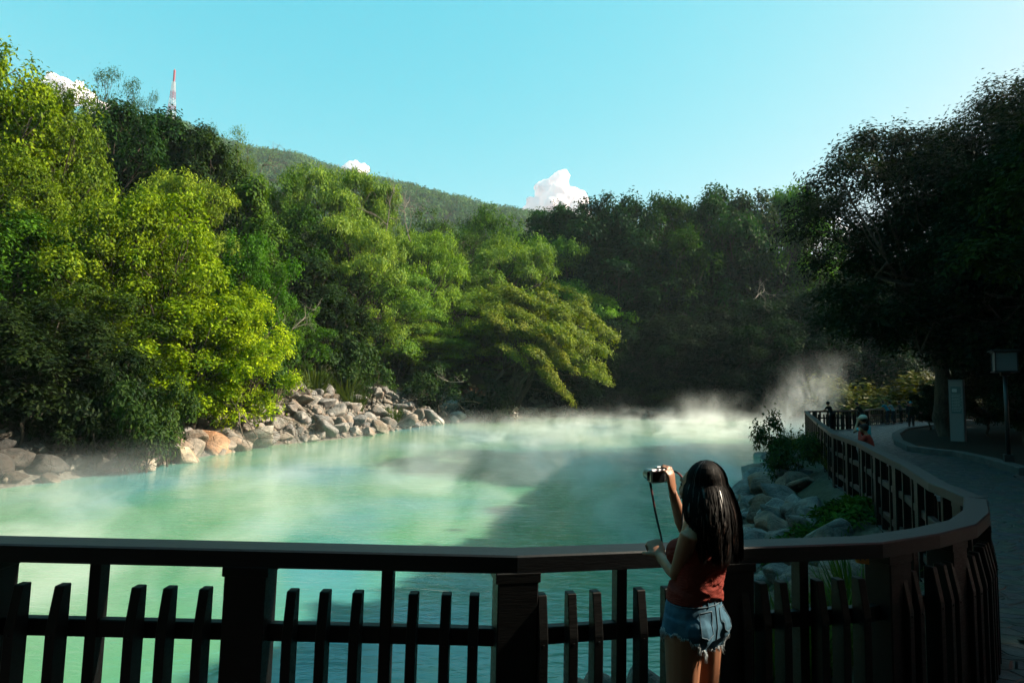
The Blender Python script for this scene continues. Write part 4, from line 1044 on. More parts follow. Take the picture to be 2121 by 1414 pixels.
# ------------------------------------------------------------------ the far wooded hill, its mast and poles
ridge_px = [(-400, 190), (0, 240), (250, 258), (362, 262), (450, 300), (530, 322), (600, 330), (700, 362), (760, 378), (860, 400), (930, 420), (1030, 443), (1110, 452), (1250, 470), (1500, 520), (2200, 560)]
RY = 560.0
rp = [atd(px, py, RY) for px, py in ridge_px]; rx_ = np.array([p.x for p in rp]); rz_ = np.array([p.z for p in rp])-7
def hillh(P):
    x, y = P[:, 0], P[:, 1]; rz = np.interp(x*RY/np.maximum(y, RY*.35)*1.0, rx_, rz_)
    f = np.clip((y-170)/(RY-170), 0, 1); f = f*f*(3-2*f)*.35+f*.65
    z = 5+rz*f; z = np.where(y > RY, 5+rz-(y-RY)*.35, z)
    return z + vnoise(P, .012, 2.2)*12*f*(1-f)*3 + vnoise(P, .03, 5.5)*3*f*(1-f)*4
xs2 = np.arange(-760, 420, 10.0); ys2 = np.arange(165, 760, 9.0)
ho = link('hill', grid_mesh('hill', xs2, ys2, hillh), M['earth']); tag(ho, kind='structure')
rng = np.random.default_rng(77); n = 7500
P = np.column_stack([rng.uniform(-520, 260, n), 190+375*rng.random(n)**.6]); 
keep = (P[:, 0] > -.95*P[:, 1]) & (P[:, 0] < .35*P[:, 1]+40); P = P[keep]; n = len(P)
Z = hillh(P); sz_ = rng.uniform(3.2, 7.0, n); q = 46
u = unit(rng, n*q).reshape(n, q, 3); u[..., 2] = np.abs(u[..., 2])*1.0-.15
cen = np.column_stack([P, Z+sz_*.9])[:, None, :]+u*(sz_[:, None, None]*(.7+.3*rng.random((n, q, 1)))); out = u.reshape(-1, 3)
V, Fq = leaves(cen.reshape(-1, 3), out, rng.uniform(1.1, 2.2, n*q), rng, .7, .1, .6)
tv = np.clip(np.repeat(rng.normal(.4, .4, n), q)+rng.normal(0, .1, n*q), 0, 1)
fm = npmesh('hill_forest', V, Fq, False, {'v': tv}); fm.materials.append(M['leaf'])
fo = link('hill_forest', fm); fo.color = (.075, .18, .085, 1); tag(fo, 'distant forest covering the far hillside', 'forest', kind='stuff')
# lattice mast
M['red_paint'] = mat('red_paint', (.55, .05, .06), .5); M['white_paint'] = mat('white_paint', (.8, .8, .8), .5); M['galv'] = mat('galvanised_steel', (.45, .47, .48), .5, metal=.4)
pt = atd(362, 143, 520); zb = atd(362, 275, 520).z; Ht = pt.z-zb
mast = empty('radio_mast', (pt.x, pt.y, zb)); tag(mast, 'tall red and white lattice radio mast on the wooded ridge', 'mast', None)
def mw(t): return 3.3*(1-t)**1.6+.75 if t < .82 else .62
lv = [0, .14, .26, .40, .52, .66, .83, 1.0]; cols = ['white_paint', 'red_paint', 'white_paint', 'red_paint', 'white_paint', 'red_paint', 'white_paint']
cols = ['white_paint', 'white_paint', 'white_paint', 'red_paint', 'white_paint', 'red_paint', 'white_paint']
lv = [0, .10, .20, .345, .43, .53, .65, .80]
def mast_sec(t0, t1, mt):
    mb = MB(); nn = max(1, int((t1-t0)/.035)); 
    for i in range(nn):
        a, b2 = t0+(t1-t0)*i/nn, t0+(t1-t0)*(i+1)/nn; wa, wb = mw(a), mw(b2); k4 = [(1, 1), (-1, 1), (-1, -1), (1, -1)]
        for j in range(4):
            s, s2 = k4[j], k4[(j+1) % 4]
            mb.tube([(s[0]*wa, s[1]*wa, a*Ht), (s[0]*wb, s[1]*wb, b2*Ht)], .17, 4)
            mb.tube([(s[0]*wa, s[1]*wa, a*Ht), (s2[0]*wb, s2[1]*wb, b2*Ht)], .09, 4); mb.tube([(s2[0]*wa, s2[1]*wa, a*Ht), (s[0]*wb, s[1]*wb, b2*Ht)], .09, 4)
            mb.tube([(s[0]*wa, s[1]*wa, a*Ht), (s2[0]*wa, s2[1]*wa, a*Ht)], .09, 4)
    mb.build('lattice_section', M[mt], mast)
for i in range(7): mast_sec(lv[i], lv[i+1], cols[i])
mb = MB(); mb.tube([(0, 0, .79*Ht), (0, 0, .985*Ht)], .5, 8); [mb.box((0, 0, z*Ht), (1.5, 1.5, 1.2)) for z in np.arange(.82, .98, .035)]; mb.build('antenna', M['red_paint'], mast)
mb = MB(); mb.tube([(0, 0, .985*Ht), (0, 0, 1.0*Ht)], .3, 6); mb.build('antenna_tip', M['galv'], mast)
mb = MB(); mb.tube([(2.6, -1.5, .22*Ht), (2.6, -1.9, .22*Ht)], 1.1, 12); mb.build('dish', M['white_paint'], mast)
# power line over the ridge
pole_top = []
for px, py, ln, lab in [(601, 312, 26, 'slender power pole on the ridge highest up the far hill'), (701, 340, 24, 'power pole on the ridge just before the small white cloud'), (808, 368, 24, 'power pole on the ridge past the small white cloud'), (890, 392, 18, 'low power pole furthest down the far ridge'.replace('furthest', 'lowest'))]:
    p = atd(px, py, 555); o = MB(); o.tube([(0, 0, -ln), (0, 0, 0)], [.45, .3], 6); o.box((0, 0, -1.0), (3.2, .3, .3)); o.box((0, 0, -2.4), (2.4, .3, .3))
    o = o.build('power_pole', M['galv']); o.location = p; tag(o, lab, 'power pole', 'power poles on the ridge'); pole_top.append(p)
for i in range(3):
    a, b2 = pole_top[i], pole_top[i+1]; mb = MB(); mb.tube([a.lerp(b2, t)-Vector((0, 0, 1+6*t*(1-t))) for t in np.linspace(0, 1, 9)], .07, 4)
    tag(mb.build('power_line', M['galv']), 'thin wire sagging between power poles of the far ridge, span %s' % ['highest up the slope', 'over the small white cloud', 'lowest down the slope'][i], 'wire', 'wires on the ridge')
# clouds
m = mat('cloud_white', (.92, .93, .95), 1.0, 0.0); b = NB(m); tr = b.n('ShaderNodeBsdfTranslucent'); tr.inputs[0].default_value = (.9, .93, .97, 1)
mx = b.n('ShaderNodeMixShader'); mx.inputs[0].default_value = .45; b.l(b.p.outputs[0], mx.inputs[1]); b.l(tr.outputs[0], mx.inputs[2]); b.l(mx.outputs[0], b.nt.nodes['Material Output'].inputs[0]); M['cloud'] = m
def fuse(mb, name, voxel, sm=6, disp=None):
    me0 = mb.mesh('tmp'); o = bpy.data.objects.new('tmp', me0); C.objects.link(o)
    r = o.modifiers.new('r', 'REMESH'); r.mode = 'VOXEL'; r.voxel_size = voxel; r.use_smooth_shade = True
    if sm: s = o.modifiers.new('s', 'SMOOTH'); s.factor = .5; s.iterations = sm
    dg = bpy.context.evaluated_depsgraph_get(); dg.update(); me = bpy.data.meshes.new_from_object(o.evaluated_get(dg)); me.name = name
    bpy.data.objects.remove(o); bpy.data.meshes.remove(me0); return me
def ball(mb, c, r, n=12, m_=8):
    vs = []; fs = []
    r = r if hasattr(r, '__len__') else (r, r, r)
    for i in range(1, m_):
        for j in range(n):
            t = math.pi*i/m_; a = 2*math.pi*j/n; vs.append((c[0]+r[0]*math.sin(t)*math.cos(a), c[1]+r[1]*math.sin(t)*math.sin(a), c[2]+r[2]*math.cos(t)))
    vs += [(c[0], c[1], c[2]+r[2]), (c[0], c[1], c[2]-r[2])]; T, B_ = len(vs)-2, len(vs)-1
    for i in range(m_-2):
        for j in range(n): k2 = (j+1) % n; fs.append((i*n+j, (i+1)*n+j, (i+1)*n+k2, i*n+k2))
    for j in range(n): k2 = (j+1) % n; fs.append((T, j, k2)); fs.append((B_, (m_-2)*n+k2, (m_-2)*n+j))
    mb.add(vs, fs, True)
def cloud(lab, blobs, D, seed):
    """blobs: (px, py, radius px) outline points of a heaped cloud at distance D"""
    rng = np.random.default_rng(seed); mb = MB(); c0 = atd(blobs[0][0], blobs[0][1], D)
    for px, py, r in blobs:
        c = atd(px, py, D+rng.uniform(-40, 40))-c0; rw = r/F_PX*D
        ball(mb, c, rw*.85)
        for k in range(9):
            u_ = unit(rng, 1)[0]; r2 = rw*rng.uniform(.22, .42); ball(mb, (c.x+u_[0]*rw*.8, c.y+u_[1]*rw*.8, c.z+u_[2]*rw*.8), r2)
            for k2_ in range(1): v_ = unit(rng, 1)[0]; ball(mb, (c.x+u_[0]*rw*.85+v_[0]*r2*.9, c.y+u_[1]*rw*.85+v_[1]*r2*.9, c.z+u_[2]*rw*.85+v_[2]*r2*.9), r2*.5)
    me = fuse(mb, 'cloud', 5.0, 14); me.materials.append(M['cloud']); o = link('cloud', me); o.location = c0; tag(o, lab, 'cloud', 'white clouds'); return o
cloud('large heaped white cloud over the wall of trees', [(1155, 385, 30), (1130, 400, 26), (1185, 410, 28), (1150, 425, 40), (1205, 415, 18), (1110, 430, 26), (1195, 440, 30), (1165, 368, 18), (1100, 450, 24), (1215, 455, 22)], 2500, 1)
cloud('small white cloud just above the far ridge', [(735, 350, 19), (722, 352, 15), (752, 350, 14), (737, 368, 24), (760, 372, 14)], 2500, 2)
cloud('white cloud behind the trees at the top of the near ridge', [(130, 185, 30), (160, 195, 26), (110, 175, 24), (185, 210, 22), (95, 200, 40), (210, 235, 30)], 2500, 3)
cloud('low white cloud glimpsed through the shady tree', [(1715, 470, 26), (1735, 490, 30), (1700, 495, 24), (1760, 520, 40), (1780, 480, 26)], 2500, 4)
# ------------------------------------------------------------------ planting bed, sign pillar, lamp post
bed_px = [(2121, 985), (2050, 962), (1980, 946), (1930, 941), (1885, 934), (1858, 920), (1853, 905), (1872, 893), (1920, 886), (1975, 882)]
bed = [(onz(px, py, 0).x, onz(px, py, 0).y) for px, py in bed_px]
bed = bed + [(bed[-1][0]+8, bed[-1][1]+9), (60, 48), (60, 12), (26, 9)]
kb = MB(); sweep(kb, bed[:10], -.10, .22, -.05, .20, .02)
m = mat('kerb_stone', (.10, .10, .095), .8); b = NB(m); n_ = b.noise(4, 6, .6, b.pos()); b.col(b.ramp(n_, [(.3, (.025, .026, .025)), (.7, (.085, .083, .078))])); b.nor(b.bump(n_, .6, .03)); M['kerb'] = m
tag(kb.build('kerb', M['kerb']), kind='structure')
bm = bmesh.new(); fc = bm.faces.new([bm.verts.new((x, y, .12)) for x, y in bed]); bmesh.ops.triangulate(bm, faces=[fc]); bmesh.ops.recalc_face_normals(bm, faces=bm.faces)
me = bpy.data.meshes.new('planting_bed'); bm.to_mesh(me); bm.free(); M['soil'] = mat('dark_soil', (.028, .024, .018), .95, .1); b = NB(M['soil']); n_ = b.noise(7, 6, .65, b.pos()); b.col(b.ramp(n_, [(.35, (.010, .009, .007)), (.6, (.035, .030, .022)), (.75, (.07, .055, .035))])); b.nor(b.bump(n_, .8, .05))
tag(link('planting_bed', me, M['soil']), kind='structure')
# sign pillar
M['pillar'] = mat('pale_stone_pillar', (.15, .19, .19), .6); M['pillar_dark'] = mat('grey_stone_pillar', (.10, .105, .11), .7); M['board'] = mat('teal_notice', (.035, .12, .13), .35); M['ink'] = mat('pale_lettering', (.35, .45, .45), .5)
p = onz(1984, 914, .12); sp = empty('sign_pillar', (p.x, p.y, .12), R(-46)); tag(sp, 'tall slim notice pillar with pale front and a dark panel of small text lines', 'sign')
mb = MB(); mb.box((0, .17, 1.28), (.52, .30, 2.6), bev=.01); mb.build('pillar_body', M['pillar_dark'], sp)
mb = MB(); mb.box((0, 0, 1.26), (.46, .035, 2.5), bev=.006); mb.build('front_slab', M['pillar'], sp)
mb = MB(); mb.box((0, -.022, 1.72), (.36, .012, 1.12), bev=.003); bd = mb.build('text_panel', M['board'], sp)
mb = MB(); mb.box((-.05, -.030, 2.12), (.16, .004, .14))
rq = random.Random(4)
for i in range(12):
    x0 = -.15
    while x0 < .13: w2 = rq.uniform(.03, .07); mb.box((x0+w2/2, -.030, 1.95-i*.062), (w2, .004, .018)); x0 += w2+.014
mb.build('text_lines', M['ink'], bd)
# lamp post
M['lamp_metal'] = mat('dark_lamp_metal', (.03, .032, .034), .45, metal=.5); M['lamp_glass'] = mat('frosted_lamp_glass', (.10, .12, .13), .3)
p = onz(2090, 962, .12); lp = empty('lamp_post', (p.x, p.y, .0), R(-30)); tag(lp, 'lamp post with a square frosted lantern under the shade trees', 'lamp post')
mb = MB(); mb.box((0, 0, .2), (.22, .22, .4), bev=.01); mb.tube([(0, 0, .4), (0, 0, 2.55)], .05, 12); mb.box((0, 0, 2.6), (.2, .2, .1), bev=.01); mb.build('post', M['lamp_metal'], lp)
lt = MB(); lt.box((0, 0, 2.93), (.46, .46, .50), bev=.01); lt = lt.build('lantern', M['lamp_glass'], lp)
fr_ = MB()
for sx_ in (-1, 1):
    for sy_ in (-1, 1): fr_.box((sx_*.235, sy_*.235, 2.93), (.03, .03, .56))
for z in (2.66, 3.2): fr_.box((0, 0, z), (.54, .54, .035), bev=.005)
fr_.box((0, 0, 3.24), (.64, .64, .04), bev=.01); fr_.build('lantern_frame', M['lamp_metal'], lt)
# fallen leaf and scraps on the paving
for i, (px, py, s, lab) in enumerate([(2105, 1322, .05, 'pale dry leaf lying on the paving near the fence'), (2107, 988, .05, 'small pale scrap on the paving under the lamp post'), (2055, 968, .05, 'tiny pale leaf on the paving beside the lamp post')]):
    p = onz(px, py, .02); V, Fq = leaves(np.array([[0, 0, .012]]), np.array([[3., 1, .5]]), [s*2], np.random.default_rng(i), .6, .3, .1)
    me = npmesh('fallen_leaf', V, Fq, False, {'v': [.5]}); me.materials.append(M['pillar']); o = link('fallen_leaf', me); o.location = (p.x, p.y, .006); tag(o, lab, 'leaf', 'scraps on the paving')
# ------------------------------------------------------------------ the woman at the rail
M['skin'] = mat('skin', (.42, .18, .095), .5, .4); M['skin'].node_tree.nodes['Principled BSDF'].inputs['Subsurface Weight'].default_value = .12
M['skin'].node_tree.nodes['Principled BSDF'].inputs['Subsurface Radius'].default_value = (.012, .005, .003)
m = mat('red_knit', (.24, .023, .012), .85, .2); b = NB(m); wv = b.n('ShaderNodeTexWave', bands_direction='DIAGONAL'); wv.inputs['Scale'].default_value = 60; wv.inputs['Distortion'].default_value = 1; b.l(b.obj(), wv.inputs[0])
b.nor(b.bump(wv.outputs[0], .25, .002, b.bump(b.noise(9, 4, .5, b.scale(b.obj(), (1, 1, 3.2)), 1.0), .8, .02))); M['red'] = m
m = mat('denim', (.06, .17, .26), .9, .2); b = NB(m); n_ = b.noise(14, 6, .6, b.obj()); b.col(b.ramp(n_, [(.3, (.028, .09, .15)), (.7, (.09, .22, .31))])); b.nor(b.bump(b.noise(10, 3, .5, b.obj()), .6, .012, b.bump(n_, .3, .003))); M['denim'] = m
M['denim_seam'] = mat('denim_seam', (.09, .15, .20), .9); M['fray'] = mat('frayed_thread', (.55, .62, .66), .9)
m = mat('black_hair', (.006, .0045, .004), .6, .06); M['hair'] = m
M['hair_brown'] = mat('brown_hair_tips', (.06, .024, .014), .4, .5)
V3 = Vector
def lerp_ang(): pass
def hand(mb, wr, d, n, thumb, s=1.0, curl=(.5, .7, .6), spread=.06, tc=.5):
    """palm and five fingers; d towards the fingers, n the way the palm faces, thumb = +1/-1 side"""
    d = V3(d).normalized(); n = V3(n); n = (n-d*n.dot(d)).normalized(); sd = d.cross(n)*thumb
    mb.tube([wr-d*.03*s, wr, wr+d*.03*s, wr+d*.065*s, wr+d*.088*s], [(.016*s, .022*s), (.015*s, .024*s), (.014*s, .036*s), (.013*s, .040*s), (.010*s, .036*s)], 12, up0=n)
    tips = []
    for k, (ln, r) in enumerate([(.068, .0082), (.076, .0085), (.070, .008), (.055, .007)]):
        o = 1.5-k; p = wr+d*(.082-.004*abs(o))*s+sd*(o*.0195*s); a = 0.0; dr = (d+sd*o*spread).normalized(); pts = [p-d*.015*s, p]; 
        for seg, f in zip(curl, (.45, .30, .25)):
            a = seg; q = dr*math.cos(a)+n*math.sin(a); n = n*math.cos(a)-dr*math.sin(a); dr = q.normalized(); pts.append(pts[-1]+dr*ln*f*s)
        tips.append(pts[-1]); mb.tube(pts, [r*s*1.05, r*s*1.05, r*s, r*s*.92, r*s*.75], 9)
        # restore the frame for the next finger
        n = None
        n = V3(hand.n0); n = (n-d*n.dot(d)).normalized()
    b0 = wr+d*.018*s+sd*.022*s; t1 = b0+(d*.55+sd*.75+n*.35).normalized()*.036*s; t2 = t1+(d*.85+sd*.25+n*tc).normalized()*.030*s; t3 = t2+(d*.8-sd*.1+n*(tc+.2)).normalized()*.024*s
    mb.tube([wr+d*.005*s+sd*.008*s, b0, t1, t2, t3], [.012*s, .0125*s, .0105*s, .0095*s, .0075*s], 10)
    return tips
def mkhand(mb, wr, d, n, thumb, **k): hand.n0 = V3(n); return hand(mb, V3(wr), d, n, thumb, **k)
def limb(mb, P, Rr, n=14, up0=None): mb.tube([V3(p) for p in P], Rr, n, up0=up0)
Fh = V3((-math.sin(R(40)), math.cos(R(40)), 0)); Rh = V3((Fh.y, -Fh.x, 0)); Z = V3((0, 0, 1))
Fc = V3((-math.sin(R(48)), math.cos(R(48)), 0)); Rc = V3((Fc.y, -Fc.x, 0))
Fk = V3((-math.sin(R(47)), math.cos(R(47)), 0)); Rk = V3((Fk.y, -Fk.x, 0))
pel = V3((.785, 2.50, .962)); wai = V3((.802, 2.49, 1.066)); che = V3((.828, 2.50, 1.188)); nek = V3((.852, 2.50, 1.31)); hed = V3((.842, 2.535, 1.465))
shR = che+Rc*.155+Z*.115+Fc*.01; shL = che-Rc*.150+Z*.105+Fc*.0
elL = atd(1401, 1188, 2.47); wrL = atd(1368, 1152, 2.665); haL = atd(1352, 1118, 2.735)
elR = atd(1417, 1098, 2.745); wrR = atd(1393, 1018, 2.735); haR = atd(1388, 985, 2.73)
hipL = pel-Rh*.074; hipR = pel+Rh*.074
knL = V3((hipL.x-.005, hipL.y+.015, .47)); knR = V3((hipR.x+.0, hipR.y+.01, .47)); anL = V3((knL.x+.02, knL.y-.02, .09)); anR = V3((knR.x+.02, knR.y-.02, .09))
def woman_body():
    mb = MB()
    # torso
    limb(mb, [pel-Z*.07, pel, pel+Z*.06, wai, wai+Z*.08, che, che+Z*.07, che+Z*.12, nek], [(.08, .11), (.088, .122), (.082, .115), (.072, .105), (.075, .112), (.088, .13), (.084, .138), (.058, .125), (.043, .052)], 20, up0=Fh)
    limb(mb, [nek-Z*.03, nek+Z*.03, hed-Z*.07-Fk*.01], [.052, .047, .050], 14)
    for s_ in (-1, 1):
        ball(mb, pel-Z*.04-Fh*.03+Rh*.062*s_, (.07, .07, .08)); ball(mb, che+Fc*.072+Rc*.062*s_+Z*.01, (.058, .058, .058))
    # head: skull, face, jaw, nose, lips, ears
    ball(mb, hed+Z*.02-Fk*.01, (.078, .092, .098), 16, 12); ball(mb, hed+Fk*.03+Z*.0, (.068, .068, .085), 16, 12)
    ball(mb, hed+Fk*.045-Z*.065, (.045, .045, .042)); ball(mb, hed+Fk*.055-Z*.088, (.022, .022, .02))
    limb(mb, [hed+Fk*.09+Z*.018, hed+Fk*.105-Z*.008, hed+Fk*.112-Z*.022, hed+Fk*.095-Z*.030], [.008, .009, .011, .008], 8)
    ball(mb, hed+Fk*.097-Z*.050, (.014, .014, .006)); ball(mb, hed+Fk*.094-Z*.060, (.013, .013, .006))
    for s_ in (-1, 1):
        ball(mb, hed+Rk*.082*s_-Fk*.005-Z*.005, (.012, .02, .03)); ball(mb, hed+Fk*.072+Rk*.04*s_-Z*.025, (.024, .024, .022)); ball(mb, hed+Fk*.083+Rk*.032*s_+Z*.028, (.018, .018, .007))
    # arms
    limb(mb, [shR-Rc*.04, shR, shR.lerp(elR, .35), shR.lerp(elR, .8), elR, elR.lerp(wrR, .25), elR.lerp(wrR, .7), wrR], [.034, .037, .034, .030, .029, .032, .025, .0195])
    limb(mb, [shL+Rc*.04, shL, shL.lerp(elL, .35), shL.lerp(elL, .8), elL, elL.lerp(wrL, .25), elL.lerp(wrL, .7), wrL], [.034, .037, .034, .030, .030, .032, .026, .0195])
    mkhand(mb, wrL, (haL-wrL), (.15, .55, -.75), 1, curl=(1.05, 1.1, .7), tc=.8)
    mkhand(mb, wrR, (haR-wrR)+V3((-.0, 0, .02)), (-.75, .60, .05), -1, curl=(.35, .95, .7), tc=.55)
    # legs and feet
    for h, k_, a_ in ((hipL, knL, anL), (hipR, knR, anR)):
        limb(mb, [h-Z*.01, h-Z*.08, h.lerp(k_, .45), h.lerp(k_, .85), k_, k_.lerp(a_, .3), k_.lerp(a_, .75), a_, a_-Z*.05], [.055, .077, .068, .052, .051, .054, .038, .033, .034], 16)
        limb(mb, [a_-Fh*.05-Z*.055, a_-Z*.045+Fh*.03, a_+Fh*.11-Z*.065, a_+Fh*.16-Z*.07], [(.03, .03), (.034, .036), (.024, .042), (.014, .03)], 12, up0=Z)
    return fuse(mb, 'body', .0055, 5)
bd = woman_body(); bd.materials.append(M['skin'])
wo_ = empty('person', (pel.x, pel.y, 0.004)); tag(wo_, 'woman with long black hair, red top and frayed denim shorts holding up a camera', 'person')
def wput(nm, me, m_=None, par=None):
    o = bpy.data.objects.new(nm, me); C.objects.link(o); o.parent = par or wo_
    o.matrix_parent_inverse = Matrix.Identity(4)
    if m_: me.materials.append(m_)
    if par is None: o.location = -V3(wo_.location)
    return o
body_o = wput('body', bd)
# face: eyes, brows, lips
for s_ in (-1, 1):
    mb = MB(); ball(mb, hed+Fk*.083+Rk*.031*s_+Z*.008, (.012, .012, .010)); M['eye'] = M.get('eye') or mat('eye', (.05, .03, .02), .2); wput('eye', mb.mesh('eye'), M['eye'])
    mb = MB(); mb.tube([hed+Fk*.09+Rk*.018*s_+Z*.033, hed+Fk*.092+Rk*.032*s_+Z*.038, hed+Fk*.083+Rk*.048*s_+Z*.032], [.002, .003, .0015], 5); wput('eyebrow', mb.mesh('eyebrow'), M['hair'])
M['lip'] = mat('lips', (.40, .10, .09), .4); mb = MB(); mb.tube([hed+Fk*.098+Rk*-.02-Z*.055, hed+Fk*.109-Z*.053, hed+Fk*.098+Rk*.02-Z*.055], [.002, .006, .002], 8); wput('lips', mb.mesh('lips'), M['lip'])
# red sleeveless top
mb = MB(); limb(mb, [pel+Z*.055, pel+Z*.085, wai, wai+Z*.08, che, che+Z*.07, che+Z*.118], [(.103, .136), (.096, .130), (.084, .117), (.084, .120), (.095, .137), (.090, .140), (.062, .112)], 24, up0=Fh)
for s_ in (-1, 1): ball(mb, che+Fc*.076+Rc*.062*s_+Z*.01, (.062, .062, .062)); limb(mb, [che+Rc*.075*s_+Z*.09+Fc*.045, che+Rc*.078*s_+Z*.130, che+Rc*.075*s_+Z*.09-Fc*.045], [(.014, .022)]*3, 10)
# folds that gather above the waist
for i in range(7):
    z = 1.03+i*.018; a0 = -.9+.3*(i % 3); 
    pts = []
    for k in range(9):
        a = a0+k*.20; pr = wai.lerp(che, max(0, (z-1.066)/.12)); rx, ry = (.086, .119)
        pts.append(V3((pr.x, pr.y, z+.022*math.sin(k*.5+i)))-Fh*(math.cos(a)*rx)+Rh*(math.sin(a)*ry))
    mb.tube(pts, [.002]+[.0055]*7+[.002], 6)
tp = fuse(mb, 'top', .005, 3); top_o = wput('top', tp, M['red'])
# shorts
mb = MB(); limb(mb, [pel-Z*.085, pel-Z*.03, pel+Z*.03, pel+Z*.075, pel+Z*.09], [(.102, .146), (.108, .150), (.102, .142), (.094, .126), (.088, .118)], 28, up0=Fh)
for h, k_ in ((hipL, knL), (hipR, knR)): limb(mb, [h+Z*.0, h-Z*.06, h.lerp(k_, .30), h.lerp(k_, .45)], [(.080, .078), (.090, .084), (.093, .086), (.093, .086)], 20, up0=Fh)
for s_ in (-1, 1): ball(mb, pel-Z*.045-Fh*.038+Rh*.066*s_, (.082, .078, .080))
sh = fuse(mb, 'shorts', .005, 4); bm = bmesh.new(); bm.from_mesh(sh)
def hem(p): return .822+.080*min(1, max(0, (abs((p-pel).dot(Rh))-.045)/.10)) + .006*math.sin(p.x*160)+.004*math.sin(p.y*230)
bmesh.ops.delete(bm, geom=[v for v in bm.verts if v.co.z < hem(v.co)], context='VERTS')
hem_pts = [v.co.copy() for v in bm.verts if v.is_boundary]; bm.to_mesh(sh); bm.free()
sh_o = wput('shorts', sh, M['denim'])
from mathutils.bvhtree import BVHTree
def bvh_of(me): return BVHTree.FromPolygons([v.co.copy() for v in me.vertices], [tuple(p.vertices) for p in me.polygons])
T_sh = bvh_of(sh)
def seam(nm, P, r, mt, par):
    mb = MB(); q = []
    for i in range(len(P)-1):
        for t in np.linspace(0, 1, 7)[:6 if i < len(P)-2 else 7]: 
            l, nn, _, _ = T_sh.find_nearest(P[i].lerp(P[i+1], float(t))); q.append(l+nn*.0012)
    mb.tube(q, r, 6); o = wput(nm, mb.mesh(nm), M[mt]); return o
B_ = -Fh
seam('seam', [pel+Z*.085+B_*.12, pel+B_*.14-Z*.02, pel+B_*.13-Z*.09], .0022, 'denim_seam', None)
for s_ in (-1, 1):
    c = pel+B_*.14+Rh*s_*.075
    for q_ in ([V3(c+Z*.045-Rh*.042*s_*1), c+Z*.05+Rh*.045*s_, c-Z*.045+Rh*.050*s_, c-Z*.065, c-Z*.045-Rh*.040*s_, c+Z*.045-Rh*.042*s_],): seam('pocket', q_, .0019, 'denim_seam', None)
    seam('belt_loop', [pel+Z*.088+B_*.12+Rh*.05*s_, pel+Z*.055+B_*.12+Rh*.05*s_], .0035, 'denim', None)
seam('waistband', [pel+Z*.06+B_*.12*math.cos(a)+Rh*.16*math.sin(a) for a in np.linspace(-1.9, 1.9, 9)], .0022, 'denim_seam', None)
# frayed hem of threads
fr2 = np.random.default_rng(9)
mb = MB()
for i in range(620):
    q_ = hem_pts[int(fr2.random()*len(hem_pts))]; h_ = hipL if (q_-hipL).length < (q_-hipR).length else hipR
    o_ = V3((q_.x-h_.x, q_.y-h_.y, 0)).normalized(); p = q_+o_*.002+Z*.006+V3((fr2.normal(), fr2.normal(), 0))*.002
    tuft_ = .5+.5*math.sin(q_.x*70+q_.y*95); L_ = .008+.030*fr2.random()*tuft_
    mb.tube([p, p+(V3((fr2.normal()*.10, fr2.normal()*.10, -1)))*L_*.5, p+V3((fr2.normal()*.16, fr2.normal()*.16, -1))*L_], [.0014, .0012, .0007], 4)
wput('frayed_hem', mb.mesh('frayed_hem'), M['fray'], None)
# shoes
M['shoe'] = mat('white_canvas', (.6, .6, .58), .8)
for a_ in (anL, anR):
    mb = MB(); limb(mb, [a_-Fh*.065-Z*.06, a_-Z*.05+Fh*.03, a_+Fh*.11-Z*.06, a_+Fh*.175-Z*.068], [(.036, .036), (.04, .042), (.03, .047), (.016, .034)], 14, up0=Z); mb.tube([a_-Z*.05, a_-Z*.0], [.045, .04], 14); wput('shoe', fuse(mb, 'shoe', .006, 3), M['shoe'])
# hair: a dark inner mass and some thousand strands laid over it
hr = np.random.default_rng(12)
hc = hed+Z*.018-Fk*.012
tipc = V3(che)-Fc*.105+Z*.055+V3((.055, -.01, 0))
mb = MB(); ball(mb, hc+Z*.002-Fk*.006, (.073, .079, .088), 18, 12)
limb(mb, [hc-Fk*.022-Z*.0, hc-Fk*.035-Z*.06, hc-Fk*.050-Z*.15, hc-Fk*.065-Z*.23+V3((.005, 0, 0)), hc-Fk*.07-Z*.29+V3((.012, 0, 0))], [(.048, .064), (.054, .074), (.056, .088), (.044, .080), (.02, .05)], 18, up0=Fk)
for s_ in (-1, 1): limb(mb, [hc+Rk*.052*s_-Z*.01-Fk*.01, hc+Rk*.066*s_-Z*.10-Fk*.012, hc+Rk*.074*s_-Z*.19-Fk*.02, hc+Rk*.066*s_-Z*.27-Fk*.03], [(.036, .026), (.040, .028), (.036, .026), (.012, .010)], 12, up0=Fk)
limb(mb, [hc-Rk*.055-Z*.02-Fk*.02, hc-Rk*.070-Z*.11-Fk*.03+V3((-.006, -.022, 0)), hc-Rk*.078-Z*.19-Fk*.035+V3((-.014, -.040, 0)), hc-Rk*.070-Z*.26-Fk*.04+V3((-.010, -.048, 0))], [(.040, .030), (.044, .034), (.046, .034), (.020, .016)], 12, up0=Fk)
inner = fuse(mb, 'hair', .006, 4)
hair_o = wput('hair', inner, M['hair'])
